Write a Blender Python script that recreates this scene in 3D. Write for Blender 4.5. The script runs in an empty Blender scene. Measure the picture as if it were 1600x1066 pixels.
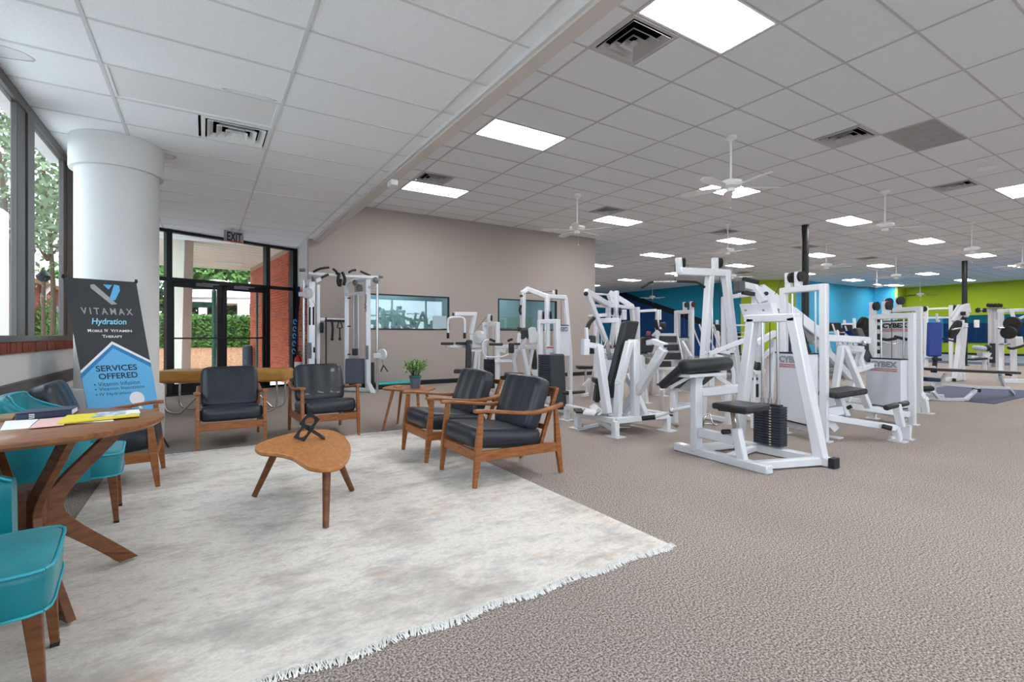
import bpy, bmesh, math, random
from math import sin, cos, pi, radians, sqrt, atan2
from mathutils import Vector, Matrix
random.seed(7)
S = bpy.context.scene
COL = S.collection
# ------------------------------------------------------------ camera, sky, exposure
YAW = radians(32.2); FPX = 764.0; HY = 524.3; EYE = 1.15
cd = bpy.data.cameras.new('camera'); cam = bpy.data.objects.new('camera', cd); COL.objects.link(cam)
cam.location = (0, 0, EYE); cam.rotation_euler = (pi/2, 0, -YAW)
cd.sensor_width = 36; cd.lens = FPX/1600*36; cd.shift_y = -(533-HY)/1600; cd.clip_end = 200; cd.clip_start = .05
S.camera = cam
S.view_settings.view_transform = 'Standard'; S.view_settings.look = 'None'
S.view_settings.gamma = 1; S.view_settings.use_curve_mapping = False
S.view_settings.exposure = 0.42
SKY = 3.4; LAMP = 22; SUN = 2.0
w = bpy.data.worlds.new('World'); S.world = w; w.use_nodes = True
wb = w.node_tree.nodes['Background']; wb.inputs[0].default_value = (.80, .90, 1.0, 1); wb.inputs[1].default_value = SKY
sd = bpy.data.lights.new('sun', 'SUN'); sd.energy = SUN; sd.angle = radians(12); sd.color = (1, .95, .86)
so = bpy.data.objects.new('sun', sd); COL.objects.link(so); so.rotation_euler = (radians(32), 0, radians(0)); so.location = (0, -30, 30)

# ------------------------------------------------------------ pixel helpers (points of the real place)
def ray(px, py):
    a = (px-800)/FPX; s, c = sin(YAW), cos(YAW)
    return Vector((s+a*c, c-a*s, (HY-py)/FPX))
def P(px, py, d): return Vector((0, 0, EYE)) + ray(px, py)*d
def Z(px, py, z):
    r = ray(px, py); return Vector((0, 0, EYE)) + r*((z-EYE)/r.z)
def DF(py): return EYE*FPX/(py-HY)

# ------------------------------------------------------------ materials
def lin(c):
    c /= 255.0
    return c/12.92 if c <= .04045 else ((c+.055)/1.055)**2.4
def H(h): return tuple(lin(int(h[i:i+2], 16)) for i in (0, 2, 4)) + (1,)
MATS = {}
def mat(name, col, rough=.5, metal=0, emit=0, noise=None, bump=None, coat=0, sheen=0, col2=None, trans=0, ior=1.45):
    m = bpy.data.materials.new(name); m.use_nodes = True; nt = m.node_tree; b = nt.nodes['Principled BSDF']
    c = H(col) if isinstance(col, str) else col
    b.inputs['Base Color'].default_value = c; b.inputs['Roughness'].default_value = rough; b.inputs['Metallic'].default_value = metal
    b.inputs['Coat Weight'].default_value = coat; b.inputs['Sheen Weight'].default_value = sheen
    b.inputs['Transmission Weight'].default_value = trans; b.inputs['IOR'].default_value = ior
    if emit: b.inputs['Emission Color'].default_value = c; b.inputs['Emission Strength'].default_value = emit
    tc = nt.nodes.new('ShaderNodeTexCoord')
    if noise:   # (scale, detail, (stretch xyz), lo, hi)
        mp = nt.nodes.new('ShaderNodeMapping'); mp.inputs['Scale'].default_value = noise[2]
        nt.links.new(tc.outputs['Object'], mp.inputs['Vector'])
        n = nt.nodes.new('ShaderNodeTexNoise'); n.inputs['Scale'].default_value = noise[0]; n.inputs['Detail'].default_value = noise[1]
        nt.links.new(mp.outputs[0], n.inputs['Vector'])
        r = nt.nodes.new('ShaderNodeValToRGB'); r.color_ramp.elements[0].position = noise[3]; r.color_ramp.elements[1].position = noise[4]
        r.color_ramp.elements[0].color = H(col2) if col2 else c; r.color_ramp.elements[1].color = c
        nt.links.new(n.outputs[0], r.inputs[0]); nt.links.new(r.outputs[0], b.inputs['Base Color'])
    if bump:    # (scale, strength, distance)
        n2 = nt.nodes.new('ShaderNodeTexNoise'); n2.inputs['Scale'].default_value = bump[0]; n2.inputs['Detail'].default_value = 4
        nt.links.new(tc.outputs['Object'], n2.inputs['Vector'])
        bp = nt.nodes.new('ShaderNodeBump'); bp.inputs['Strength'].default_value = bump[1]; bp.inputs['Distance'].default_value = bump[2]
        nt.links.new(n2.outputs[0], bp.inputs['Height']); nt.links.new(bp.outputs[0], b.inputs['Normal'])
    MATS[name] = m; return m
WHITE = mat('powder_white', 'dadbe0', .38, coat=.15)
WHITE2 = mat('panel_white', 'd3d6de', .35, noise=(4, 2, (1, 1, 1), .3, .8), col2='cdd0d9')
BLACKV = mat('black_vinyl', '26272b', .42, bump=(60, .15, .002))
RUBBER = mat('black_rubber', '1a1a1c', .6)
STACK = mat('stack_steel', '2c303c', .45)
CHROME = mat('chrome', 'c8c8ca', .22, 1)
CABLE = mat('cable', '303030', .5)
LEATHER = mat('charcoal_leather', '262a34', .40, noise=(14, 4, (1, 1, 1), .3, .75), col2='1d2029', bump=(90, .25, .002), coat=.12)
WOOD = mat('teak', 'a5683a', .42, noise=(7, 6, (1.5, 1.5, 9), .3, .75), col2='7d4722')
WOODH = mat('honey_walnut_top', 'c98a50', .34, noise=(5, 8, (9, 2.5, 2), .3, .72), col2='ab6a36')
WOODT = mat('walnut_table', '9c663e', .38, noise=(6, 8, (2, 9, 2), .3, .75), col2='6f4223', coat=.2)
WOODL = mat('walnut_legs', '82502e', .45, noise=(6, 6, (2, 2, 8), .3, .75), col2='5a331b')
TEAL = mat('teal_velvet', '08909b', .36, noise=(5, 5, (1, 1, 1), .35, .7), col2='066d7a', sheen=.12, bump=(30, .2, .004))
PIPING = mat('teal_piping', '2fa3b4', .45)
TAN = mat('tan_vinyl', 'b98a48', .4, noise=(6, 5, (1, 1, 1), .35, .7), col2='a87431')
BLUEV = mat('blue_vinyl', '12398c', .45)
DKFRAME = mat('dark_bronze_frame', '25262b', .4, .5)
GRFRAME = mat('grey_brown_window_frame', '5a5453', .45, .3)
TAUPE = mat('taupe_paint', 'a69c96', .8, bump=(40, .08, .003))
OFFW = mat('off_white_paint', 'd9d7d6', .8, bump=(50, .1, .003))
STUCCO = mat('white_stucco', 'd8d7d6', .85, bump=(55, .5, .008))
BEAMT = mat('beam_cream', 'd2cac3', .7)
TILE_M = mat('main_tile', 'e9edf2', .9, noise=(90, 3, (1, 1, 1), .35, .6), col2='e2e6eb', bump=(120, .2, .002))
GRID_M = mat('grid_metal', 'c0c0c2', .5)
GRID_L = mat('grid_lobby', 'd6d6d8', .5)
DARK = mat('dark_gap', '1c1c1e', .9)
BASEB = mat('baseboard_black', '141415', .5)
FIX = mat('fixture_white', 'ececec', .5)
GLOW = mat('light_diffuser', 'ffffff', .5, emit=LAMP)
UNLIT = mat('unlit_diffuser', 'ebebed', .4)
GREYPAN = mat('grey_panel', 'a9a9ab', .6, noise=(8, 3, (1, 1, 1), .3, .7), col2='98989a')
FANW = mat('fan_white', 'f0f0f0', .45)
FANB = mat('fan_dark_blade', '4c4c50', .5)
BLKSTEEL = mat('black_steel', '18181a', .4)
TEALP = mat('teal_paint', '1b8cae', .75, bump=(30, .1, .003))
TEALC = mat('cyan_paint', '3aa6cc', .75, bump=(30, .1, .003))
NAVYP = mat('navy_paint', '10447c', .75)
BLKP = mat('black_paint', '16202c', .75)
GREENP = mat('lime_paint', '9bb01a', .75, bump=(30, .1, .003))
MIRROR = mat('mirror', 'c4d6dc', .03, 1)
BRICK = mat('brick_orange', 'cc6236', .85, noise=(9, 4, (1, 1, 1), .3, .7), col2='b04a28', bump=(80, .4, .004))
BRICK2 = mat('brick_dark', '8f4530', .85, noise=(9, 4, (1, 1, 1), .3, .7), col2='6e3324', bump=(80, .4, .004))
BRICKM = mat('brick_mid', 'b5522e', .85, noise=(9, 4, (1, 1, 1), .3, .7), col2='96402a')
MORTAR = mat('mortar', 'b09484', .9)
PLANK = mat('soffit_plank', 'e3dccb', .7)
CONC = mat('pavement', 'c9cbca', .85, noise=(3, 5, (1, 1, 1), .3, .7), col2='b4b6b5')
MULCH = mat('mulch', 'b98a66', .95, noise=(14, 6, (1, 1, 1), .35, .65), col2='6f4a30')
LEAF = mat('leaf_green', '5d8a35', .55, noise=(3, 3, (1, 1, 1), .3, .7), col2='35591f')
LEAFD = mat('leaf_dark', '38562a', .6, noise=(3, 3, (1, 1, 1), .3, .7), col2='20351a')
LEAFP = mat('leaf_pale', '8a9a7a', .6, noise=(3, 3, (1, 1, 1), .3, .7), col2='4c6138')
BARK = mat('bark', '5b4a3d', .9)
GREENST = mat('green_steel', '235c4c', .5)
BOLL = mat('bollard_grey', '454f58', .6)
EXTW = mat('exterior_white', 'e8e8e6', .7)
ROOFG = mat('roof_grey', 'c4c8cc', .8)
REDM = mat('extinguisher_red', 'c01e1a', .3)
NAVYF = mat('navy_fabric', '16284a', .8)
LBLUE = mat('light_blue_ink', '64b1e0', .6)
DBLUE = mat('mid_blue_ink', '2f7fb8', .6)
BANK = mat('banner_charcoal', '33363a', .55)
WINK = mat('white_ink', 'ececec', .6)
SINK = mat('silver_ink', 'a5a29c', .6)
DINK = mat('dark_ink', '1e2c3c', .6)
GREYINK = mat('grey_ink', '878c94', .6)
BLKINK = mat('black_ink', '26262a', .6)
REDINK = mat('red_ink', 'b23a3a', .6)
ORANGE = mat('exit_orange', 'd9562e', .6)
BOOKN = mat('navy_cloth', '2b3552', .6)
PAPER = mat('paper_white', 'eeecea', .7)
PINKP = mat('paper_pink', 'e2b6b0', .6)
YELP = mat('paper_yellow', 'e6d21c', .45)
PHOTO = mat('cover_photo', '8c98a8', .45, noise=(18, 4, (1, 1, 1), .4, .6), col2='e4e8ec')
TEALB = mat('step_teal', '38a9a8', .5)
POTG = mat('pot_grey', '5b6270', .5)
POTT = mat('pot_teal', '2c5a56', .5)
MATB = mat('rubber_mat_blue', '3e4460', .7)
PLATF = mat('platform_grey', '6d7688', .7)
SLATE = mat('slate_grey', '7b7d84', .5)
RAILW = mat('weathered_rail', '6b6263', .7, noise=(6, 5, (10, .6, 10), .3, .7), col2='4d4648')
BACKROOM = mat('back_room_blue', '9fb4bf', .8)
BACKR2 = mat('back_room_green', '86aaa0', .8)

def glass(name, tint, fac):
    m = bpy.data.materials.new(name); m.use_nodes = True; nt = m.node_tree; nt.nodes.clear()
    o = nt.nodes.new('ShaderNodeOutputMaterial'); t = nt.nodes.new('ShaderNodeBsdfTransparent'); t.inputs[0].default_value = tint
    g = nt.nodes.new('ShaderNodeBsdfGlossy'); g.inputs['Roughness'].default_value = .02
    mx = nt.nodes.new('ShaderNodeMixShader'); mx.inputs[0].default_value = fac
    nt.links.new(t.outputs[0], mx.inputs[1]); nt.links.new(g.outputs[0], mx.inputs[2]); nt.links.new(mx.outputs[0], o.inputs[0]); return m
GLASS = glass('window_glass', (.93, .95, .95, 1), .05)
GLASSD = glass('studio_glass', (.72, .84, .86, 1), .16)

def ringmat():
    """lobby ceiling tile: white speckle, with the brown-grey water marks the tiles really carry"""
    m = mat('lobby_tile', 'f6f8fb', .9, noise=(110, 3, (1, 1, 1), .35, .6), col2='eef0f4', bump=(140, .2, .002))
    nt = m.node_tree; b = nt.nodes['Principled BSDF']; src = b.inputs['Base Color'].links[0].from_socket
    geo = nt.nodes.new('ShaderNodeNewGeometry')
    nz = nt.nodes.new('ShaderNodeTexNoise'); nz.inputs['Scale'].default_value = 5; nz.inputs['Detail'].default_value = 4
    nt.links.new(geo.outputs['Position'], nz.inputs['Vector'])
    for (c, sx, sy, r0, dark) in ((Z(2, 82, 3.15), 1, 1.6, .17, '8b8886'), (Z(392, 148, 3.15)+Vector((0, .02, 0)), .8, 5, .16, '8f8c8a'), (Z(262, 246, 3.15), 1, 1, .09, 'a3a09f')):
        sb = nt.nodes.new('ShaderNodeVectorMath'); sb.operation = 'SUBTRACT'; sb.inputs[1].default_value = c
        nt.links.new(geo.outputs['Position'], sb.inputs[0])
        ml = nt.nodes.new('ShaderNodeVectorMath'); ml.operation = 'MULTIPLY'; ml.inputs[1].default_value = (sx, sy, 1)
        nt.links.new(sb.outputs[0], ml.inputs[0])
        ln = nt.nodes.new('ShaderNodeVectorMath'); ln.operation = 'LENGTH'; nt.links.new(ml.outputs[0], ln.inputs[0])
        ad = nt.nodes.new('ShaderNodeMath'); ad.operation = 'MULTIPLY_ADD'; ad.inputs[1].default_value = .12
        nt.links.new(nz.outputs[0], ad.inputs[0]); nt.links.new(ln.outputs['Value'], ad.inputs[2])
        rp = nt.nodes.new('ShaderNodeValToRGB'); e = rp.color_ramp.elements; q = r0+.06
        e[0].position = 0; e[0].color = (.10, .10, .10, 1); e[1].position = q+.004; e[1].color = (0, 0, 0, 1)
        k = e.new(q-.03); k.color = (.14, .14, .14, 1); k = e.new(q-.006); k.color = (.75, .75, .75, 1)
        nt.links.new(ad.outputs[0], rp.inputs[0])
        mx = nt.nodes.new('ShaderNodeMix'); mx.data_type = 'RGBA'; mx.inputs['B'].default_value = H(dark)
        nt.links.new(rp.outputs[0], mx.inputs['Factor']); nt.links.new(src, mx.inputs['A']); src = mx.outputs['Result']
    nt.links.new(src, b.inputs['Base Color']); return m
TILE_L = ringmat()

def carpet():
    m = mat('loop_carpet', '948a84', .95); nt = m.node_tree; b = nt.nodes['Principled BSDF']
    tc = nt.nodes.new('ShaderNodeTexCoord'); n = nt.nodes.new('ShaderNodeTexNoise'); n.inputs['Scale'].default_value = 120; n.inputs['Detail'].default_value = 5; n.inputs['Roughness'].default_value = .8
    nt.links.new(tc.outputs['Object'], n.inputs['Vector']); r = nt.nodes.new('ShaderNodeValToRGB'); e = r.color_ramp.elements
    e[0].position = .42; e[0].color = H('4c423e'); e[1].position = .58; e[1].color = H('ccbfb7'); k = e.new(.5); k.color = H('91857f')
    nt.links.new(n.outputs[0], r.inputs[0])
    n2 = nt.nodes.new('ShaderNodeTexNoise'); n2.inputs['Scale'].default_value = .9; n2.inputs['Detail'].default_value = 4
    nt.links.new(tc.outputs['Object'], n2.inputs['Vector'])
    mx = nt.nodes.new('ShaderNodeMix'); mx.data_type = 'RGBA'; mx.blend_type = 'MULTIPLY'; mx.inputs['Factor'].default_value = .5
    r2 = nt.nodes.new('ShaderNodeValToRGB'); r2.color_ramp.elements[0].position = .3; r2.color_ramp.elements[0].color = (.78, .76, .74, 1); r2.color_ramp.elements[1].position = .65
    nt.links.new(n2.outputs[0], r2.inputs[0]); nt.links.new(r.outputs[0], mx.inputs['A']); nt.links.new(r2.outputs[0], mx.inputs['B'])
    nt.links.new(mx.outputs['Result'], b.inputs['Base Color']); return m
CARPET = carpet()
def rugmat():
    m = mat('distressed_rug', 'ded8d0', .95, bump=(200, .4, .003)); nt = m.node_tree; b = nt.nodes['Principled BSDF']
    tc = nt.nodes.new('ShaderNodeTexCoord'); src = None
    base = H('e4ded6')
    for (sc, lo, hi, colr, amt, st) in ((1.2, .50, .66, '9c938c', .75, (1, 1.6, 1)), (3.6, .52, .66, '9aa0a8', .5, (1, 1.8, 1)), (2.6, .54, .68, 'bf9c80', .6, (1, 1.5, 1)), (11, .50, .68, 'a89c92', .5, (1, 2.0, 1)), (60, .42, .66, 'aaa199', .4, (1, 1.4, 1))):
        mp = nt.nodes.new('ShaderNodeMapping'); mp.inputs['Scale'].default_value = st; mp.inputs['Location'].default_value = (sc*3.1, sc, 0)
        nt.links.new(tc.outputs['Object'], mp.inputs['Vector'])
        n = nt.nodes.new('ShaderNodeTexNoise'); n.inputs['Scale'].default_value = sc; n.inputs['Detail'].default_value = 10; n.inputs['Roughness'].default_value = .72
        nt.links.new(mp.outputs[0], n.inputs['Vector'])
        mr = nt.nodes.new('ShaderNodeMapRange'); mr.inputs[1].default_value = lo; mr.inputs[2].default_value = hi; mr.inputs[4].default_value = amt
        nt.links.new(n.outputs[0], mr.inputs[0])
        mx = nt.nodes.new('ShaderNodeMix'); mx.data_type = 'RGBA'; mx.inputs['A'].default_value = base; mx.inputs['B'].default_value = H(colr)
        nt.links.new(mr.outputs[0], mx.inputs['Factor'])
        if src: nt.links.new(src, mx.inputs['A'])
        src = mx.outputs['Result']
    nt.links.new(src, b.inputs['Base Color']); return m
RUG = rugmat()

# ------------------------------------------------------------ mesh building
class MB:
    def __init__(s): s.v = []; s.f = []; s.m = []; s.cur = 0
    def add(s, vs, fs):
        o = len(s.v); s.v += [tuple(v) for v in vs]
        for f in fs: s.f.append(tuple(i+o for i in f)); s.m.append(s.cur)
        return s
    def hexa(s, p, u, v, w_):
        """box from corner p with edge vectors u, v, w_"""
        p, u, v, w_ = Vector(p), Vector(u), Vector(v), Vector(w_)
        if u.cross(v).dot(w_) < 0: u, v = v, u
        c = [p, p+u, p+u+v, p+v]; c += [q+w_ for q in c]
        return s.add(c, [(0, 3, 2, 1), (4, 5, 6, 7), (0, 1, 5, 4), (1, 2, 6, 5), (2, 3, 7, 6), (3, 0, 4, 7)])
    def box(s, x0, x1, y0, y1, z0, z1): return s.hexa((x0, y0, z0), (x1-x0, 0, 0), (0, y1-y0, 0), (0, 0, z1-z0))
    def cbox(s, c, sx, sy, sz, rz=0):
        u = Vector((cos(rz), sin(rz), 0))*sx; v = Vector((-sin(rz), cos(rz), 0))*sy; k = Vector((0, 0, sz))
        return s.hexa(Vector(c)-u/2-v/2-k/2, u, v, k)
    def bar(s, pts, a=.06, b=None, up=None, ext=True):
        """square-section tube through points"""
        b = b or a; pts = [Vector(p) for p in pts]
        for i in range(len(pts)-1):
            p, q = pts[i], pts[i+1]; d = (q-p)
            if d.length < 1e-5: continue
            d.normalize()
            uu = Vector(up) if up else (Vector((0, 0, 1)) if abs(d.z) < .85 else Vector((0, 1, 0)))
            sd_ = d.cross(uu).normalized(); u2 = sd_.cross(d).normalized()
            e0 = a*.45 if (i > 0 and ext) else 0; e1 = a*.45 if (i < len(pts)-2 and ext) else 0
            p2 = p-d*e0; L = (q-p).length+e0+e1
            s.hexa(p2-sd_*a/2-u2*b/2, sd_*a, u2*b, d*L)
        return s
    def tube(s, pts, r, n=8, caps=True, r2=None):
        pts = [Vector(p) for p in pts]; rings = []; N = len(pts); prev = None
        for i, p in enumerate(pts):
            t = (pts[min(i+1, N-1)]-pts[max(i-1, 0)]).normalized()
            if prev is None: a = t.orthogonal().normalized()
            else: a = (prev-t*prev.dot(t)); a = a.normalized() if a.length > 1e-6 else t.orthogonal().normalized()
            prev = a; b = t.cross(a); rr = r if r2 is None else r+(r2-r)*i/(N-1)
            rings.append([p+(a*cos(2*pi*k/n)+b*sin(2*pi*k/n))*rr for k in range(n)])
        vs = [v for rg in rings for v in rg]; fs = []
        for i in range(N-1):
            for k in range(n): fs.append((i*n+k, i*n+(k+1) % n, (i+1)*n+(k+1) % n, (i+1)*n+k))
        if caps: fs.append(tuple(range(n-1, -1, -1))); fs.append(tuple((N-1)*n+k for k in range(n)))
        return s.add(vs, fs)
    def lathe(s, c, prof, n=24, axis=(0, 0, 1), xr=None):
        """prof: list of (radius, height) along axis"""
        c = Vector(c); ax = Vector(axis).normalized(); a = ax.orthogonal().normalized(); b = ax.cross(a); vs = []; fs = []
        for (r, h) in prof:
            for k in range(n): vs.append(c+ax*h+(a*cos(2*pi*k/n)+b*sin(2*pi*k/n))*r)
        for i in range(len(prof)-1):
            for k in range(n): fs.append((i*n+k, i*n+(k+1) % n, (i+1)*n+(k+1) % n, (i+1)*n+k))
        fs.append(tuple(range(n-1, -1, -1))); fs.append(tuple((len(prof)-1)*n+k for k in range(n)))
        return s.add(vs, fs)
    def prism(s, poly, ext):
        """polygon (3D points, planar) extruded by vector"""
        poly = [Vector(p) for p in poly]; e = Vector(ext); n = len(poly)
        nn = Vector((0, 0, 0))
        for i in range(n): nn += poly[i].cross(poly[(i+1) % n])
        if nn.dot(e) < 0: poly.reverse()
        vs = poly+[p+e for p in poly]
        fs = [tuple(range(n-1, -1, -1)), tuple(range(n, 2*n))]+[(i, (i+1) % n, n+(i+1) % n, n+i) for i in range(n)]
        return s.add(vs, fs)
    def taper(s, p, q, a0, b0, a1, b1, side=(1, 0, 0)):
        """tapered rectangular leg p->q"""
        p, q = Vector(p), Vector(q); d = (q-p).normalized(); sd_ = Vector(side); sd_ = (sd_-d*sd_.dot(d)).normalized(); u = sd_.cross(d)
        vs = [p+sd_*i*a0/2+u*j*b0/2 for i, j in ((-1, -1), (1, -1), (1, 1), (-1, 1))]+[q+sd_*i*a1/2+u*j*b1/2 for i, j in ((-1, -1), (1, -1), (1, 1), (-1, 1))]
        return s.add(vs, [(0, 1, 2, 3), (7, 6, 5, 4), (0, 4, 5, 1), (1, 5, 6, 2), (2, 6, 7, 3), (3, 7, 4, 0)])
    def build(s, name, m, parent=None, smooth=False, bevel=0, seg=2, kind=None, label=None):
        me = bpy.data.meshes.new(name); me.from_pydata(s.v, [], s.f); me.update()
        for q in (m if isinstance(m, (list, tuple)) else [m]): me.materials.append(q)
        if isinstance(m, (list, tuple)): me.polygons.foreach_set('material_index', s.m)
        bm = bmesh.new(); bm.from_mesh(me); bmesh.ops.recalc_face_normals(bm, faces=bm.faces); bm.to_mesh(me); bm.free()
        if smooth:
            me.polygons.foreach_set('use_smooth', [True]*len(me.polygons))
            try: me.set_sharp_from_angle(angle=radians(smooth if smooth > 1 else 40))
            except Exception: pass
        o = bpy.data.objects.new(name, me); COL.objects.link(o)
        if parent: o.parent = parent; o.matrix_parent_inverse = parent.matrix_basis.inverted()
        if bevel:
            md = o.modifiers.new('bevel', 'BEVEL'); md.width = bevel; md.segments = seg; md.limit_method = 'ANGLE'
            me.polygons.foreach_set('use_smooth', [True]*len(me.polygons))
            try: me.set_sharp_from_angle(angle=radians(60))
            except Exception: pass
        if kind: o['kind'] = kind
        if label: o['label'] = label
        return o
def tag(o, label=None, cat=None, group=None, kind=None):
    if label: o['label'] = label
    if cat: o['category'] = cat
    if group: o['group'] = group
    if kind: o['kind'] = kind
    return o
def thing(name, label, cat, loc=(0, 0, 0), group=None):
    o = bpy.data.objects.new(name, None); COL.objects.link(o); o.location = loc; o.empty_display_size = .1
    return tag(o, label, cat, group)
def fcopy(root, loc, rz=0, label=None, mats=None):
    r = root.copy(); COL.objects.link(r); r.location = loc; r.rotation_euler = (0, 0, rz)
    if label: r['label'] = label
    for ch in list(root.children):
        c = ch.copy(); COL.objects.link(c); c.parent = r
        for g in ch.children: d = g.copy(); COL.objects.link(d); d.parent = c
    return r
def sub(name, src, parent, off):
    """another object sharing src's mesh, shifted"""
    o = bpy.data.objects.new(name, src.data); COL.objects.link(o); o.location = off
    if parent: o.parent = parent; o.matrix_parent_inverse = parent.matrix_basis.inverted()
    return o
def catmull(pts, n=6):
    pts = [Vector(p) for p in pts]; N = len(pts); out = []
    for i in range(N):
        a, b, c, d = pts[i-1], pts[i], pts[(i+1) % N], pts[(i+2) % N]
        for k in range(n):
            t = k/n; out.append(.5*((2*b)+(c-a)*t+(2*a-5*b+4*c-d)*t*t+(3*b-a-3*c+d)*t*t*t))
    return out
def curve(pts, n=6):
    pts = [Vector(p) for p in pts]; N = len(pts); out = []
    for i in range(N-1):
        a, b, c, d = pts[max(i-1, 0)], pts[i], pts[i+1], pts[min(i+2, N-1)]
        for k in range(n):
            t = k/n; out.append(.5*((2*b)+(c-a)*t+(2*a-5*b+4*c-d)*t*t+(3*b-a-3*c+d)*t*t*t))
    return out+[pts[-1]]
def textmesh(s, origin, U, V, bold=.0, shear=0, smallcaps=False, res=3, thick=.0015, N=None, font_fit=True):
    """lettering whose bounding box spans origin + [0,1]U + [0,1]V (V = up)"""
    cu = bpy.data.curves.new('t', 'FONT'); cu.body = s; cu.size = 1; cu.offset = bold; cu.shear = shear; cu.resolution_u = res; cu.extrude = 0
    ob = bpy.data.objects.new('t', cu); COL.objects.link(ob); bpy.context.view_layer.update()
    me = bpy.data.meshes.new_from_object(ob.evaluated_get(bpy.context.evaluated_depsgraph_get()))
    bpy.data.objects.remove(ob)
    xs = [v.co.x for v in me.vertices]; ys = [v.co.y for v in me.vertices]
    x0, x1, y0, y1 = min(xs), max(xs), min(ys), max(ys)
    U, V = Vector(U), Vector(V); n_ = Vector(N) if N else U.cross(V).normalized()
    mb = MB(); mb.add([Vector(origin)+U*((v.co.x-x0)/(x1-x0))+V*((v.co.y-y0)/(y1-y0))+n_*thick for v in me.vertices], [tuple(p.vertices) for p in me.polygons])
    bpy.data.meshes.remove(me); return mb

def softbox(mb, M, W_, D_, T_, n=14, e=7, wr=0, seed=0, puff=.0):
    rnd = random.Random(seed); fr = [(rnd.uniform(3, 11), rnd.uniform(-.8, .8), rnd.uniform(0, 6)) for _ in range(6)]
    idx = {}; vs = []; fs = []
    def pt(x, y, z):
        k = (round(x, 5), round(y, 5), round(z, 5))
        if k in idx: return idx[k]
        q = (abs(x)**e+abs(y)**e+abs(z)**e)**(1/e); a, b, c = x/q, y/q, z/q
        mk = (1-a*a)*(1-b*b)
        c2 = c*(1+puff*mk)
        if z > .5: c2 += wr/T_*2*sum(sin(f*a*1.3+g*b*2.2+h) for f, g, h in fr)/3*(.35+.65*abs(a))*min(1, (1-a**8)*(1-b**8)*1.5)
        idx[k] = len(vs); vs.append(M @ Vector((a*W_/2, b*D_/2, c2*T_/2))); return idx[k]
    g = [-1+2*i/n for i in range(n+1)]; g = [abs(v)**.75*(1 if v > 0 else -1) if v else 0 for v in g]; m_ = max(4, n//3); gz = [-1+2*i/m_ for i in range(m_+1)]
    for sgn in (-1, 1):
        for i in range(n):
            for j in range(n):
                fs.append((pt(g[i], g[j], sgn), pt(g[i+1], g[j], sgn), pt(g[i+1], g[j+1], sgn), pt(g[i], g[j+1], sgn)))
        for i in range(n):
            for j in range(m_):
                fs.append((pt(g[i], sgn, gz[j]), pt(g[i+1], sgn, gz[j]), pt(g[i+1], sgn, gz[j+1]), pt(g[i], sgn, gz[j+1])))
                fs.append((pt(sgn, g[i], gz[j]), pt(sgn, g[i+1], gz[j]), pt(sgn, g[i+1], gz[j+1]), pt(sgn, g[i], gz[j+1])))
    return mb.add(vs, fs)
def pillow(mb, M, W_, D_, T_, n=14, p=5, wr=0, seed=0):
    """soft cushion: rounded slab W x D x T centred at M, subtle creases"""
    rnd = random.Random(seed); fr = [(rnd.uniform(4, 10), rnd.uniform(-1, 1), rnd.uniform(0, 6)) for _ in range(5)]
    def prof(u, v):
        a = (1-abs(u)**p)*(1-abs(v)**p); return max(a, 0)**.2
    def cr(u, v): return sum(sin(f*u*2.2+g*v*3+h) for f, g, h in fr)/5*wr
    idx = {}; vs = []; fs = []
    for side in (1, -1):
        for i in range(n+1):
            for j in range(n+1):
                u = sin((i/n-.5)*pi); v = sin((j/n-.5)*pi)
                edge = i in (0, n) or j in (0, n)
                if edge and side == -1: idx[(side, i, j)] = idx[(1, i, j)]; continue
                z = 0 if edge else side*(T_/2)*prof(u, v)+(cr(u, v)*prof(u, v) if side == 1 else 0)
                idx[(side, i, j)] = len(vs); vs.append(M @ Vector((u*W_/2, v*D_/2, z)))
        for i in range(n):
            for j in range(n):
                q = [idx[(side, i, j)], idx[(side, i+1, j)], idx[(side, i+1, j+1)], idx[(side, i, j+1)]]
                fs.append(tuple(q if side == 1 else q[::-1]))
    return mb.add(vs, fs)

# ============================================================ STRUCTURE
ZM, ZL = 3.98, 3.15                       # main and lobby ceiling heights
XL, XB0, XB1 = -1.3, 1.95, 2.07           # left wall, bulkhead
YT = 10.82                                # taupe wall
def struct(mb, name, m, **k): return mb.build(name, m, kind='structure', **k)
fl = MB(); fl.add([(XL-.3, -6, 0), (37, -6, 0), (37, 32, 0), (9.69, 32, 0), (9.69, YT+.05, 0), (1.84, YT+.05, 0), (1.84, 12.34, 0), (XL-.3, 10.97, 0)], [tuple(range(8))])
struct(fl, 'floor', CARPET)

# exit wall line: angled storefront
EA = Vector((-.69, 11.23, 0)); EB = Vector((1.82, 12.31, 0)); EU = (EB-EA).normalized(); EN = Vector((EU.y, -EU.x, 0))  # EN towards the room
def EW(px):
    """distance along the storefront for an image column"""
    r = ray(px, 500); A = EA; den = r.x*(-EU.y)-r.y*(-EU.x)
    # solve t*r = A + u*EU
    u = (A.x*r.y-A.y*r.x)/(EU.y*r.x-EU.x*r.y); return u
def EP(u, z, off=0): return Vector((EA.x, EA.y, 0))+EU*u+EN*off+Vector((0, 0, z))

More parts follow.
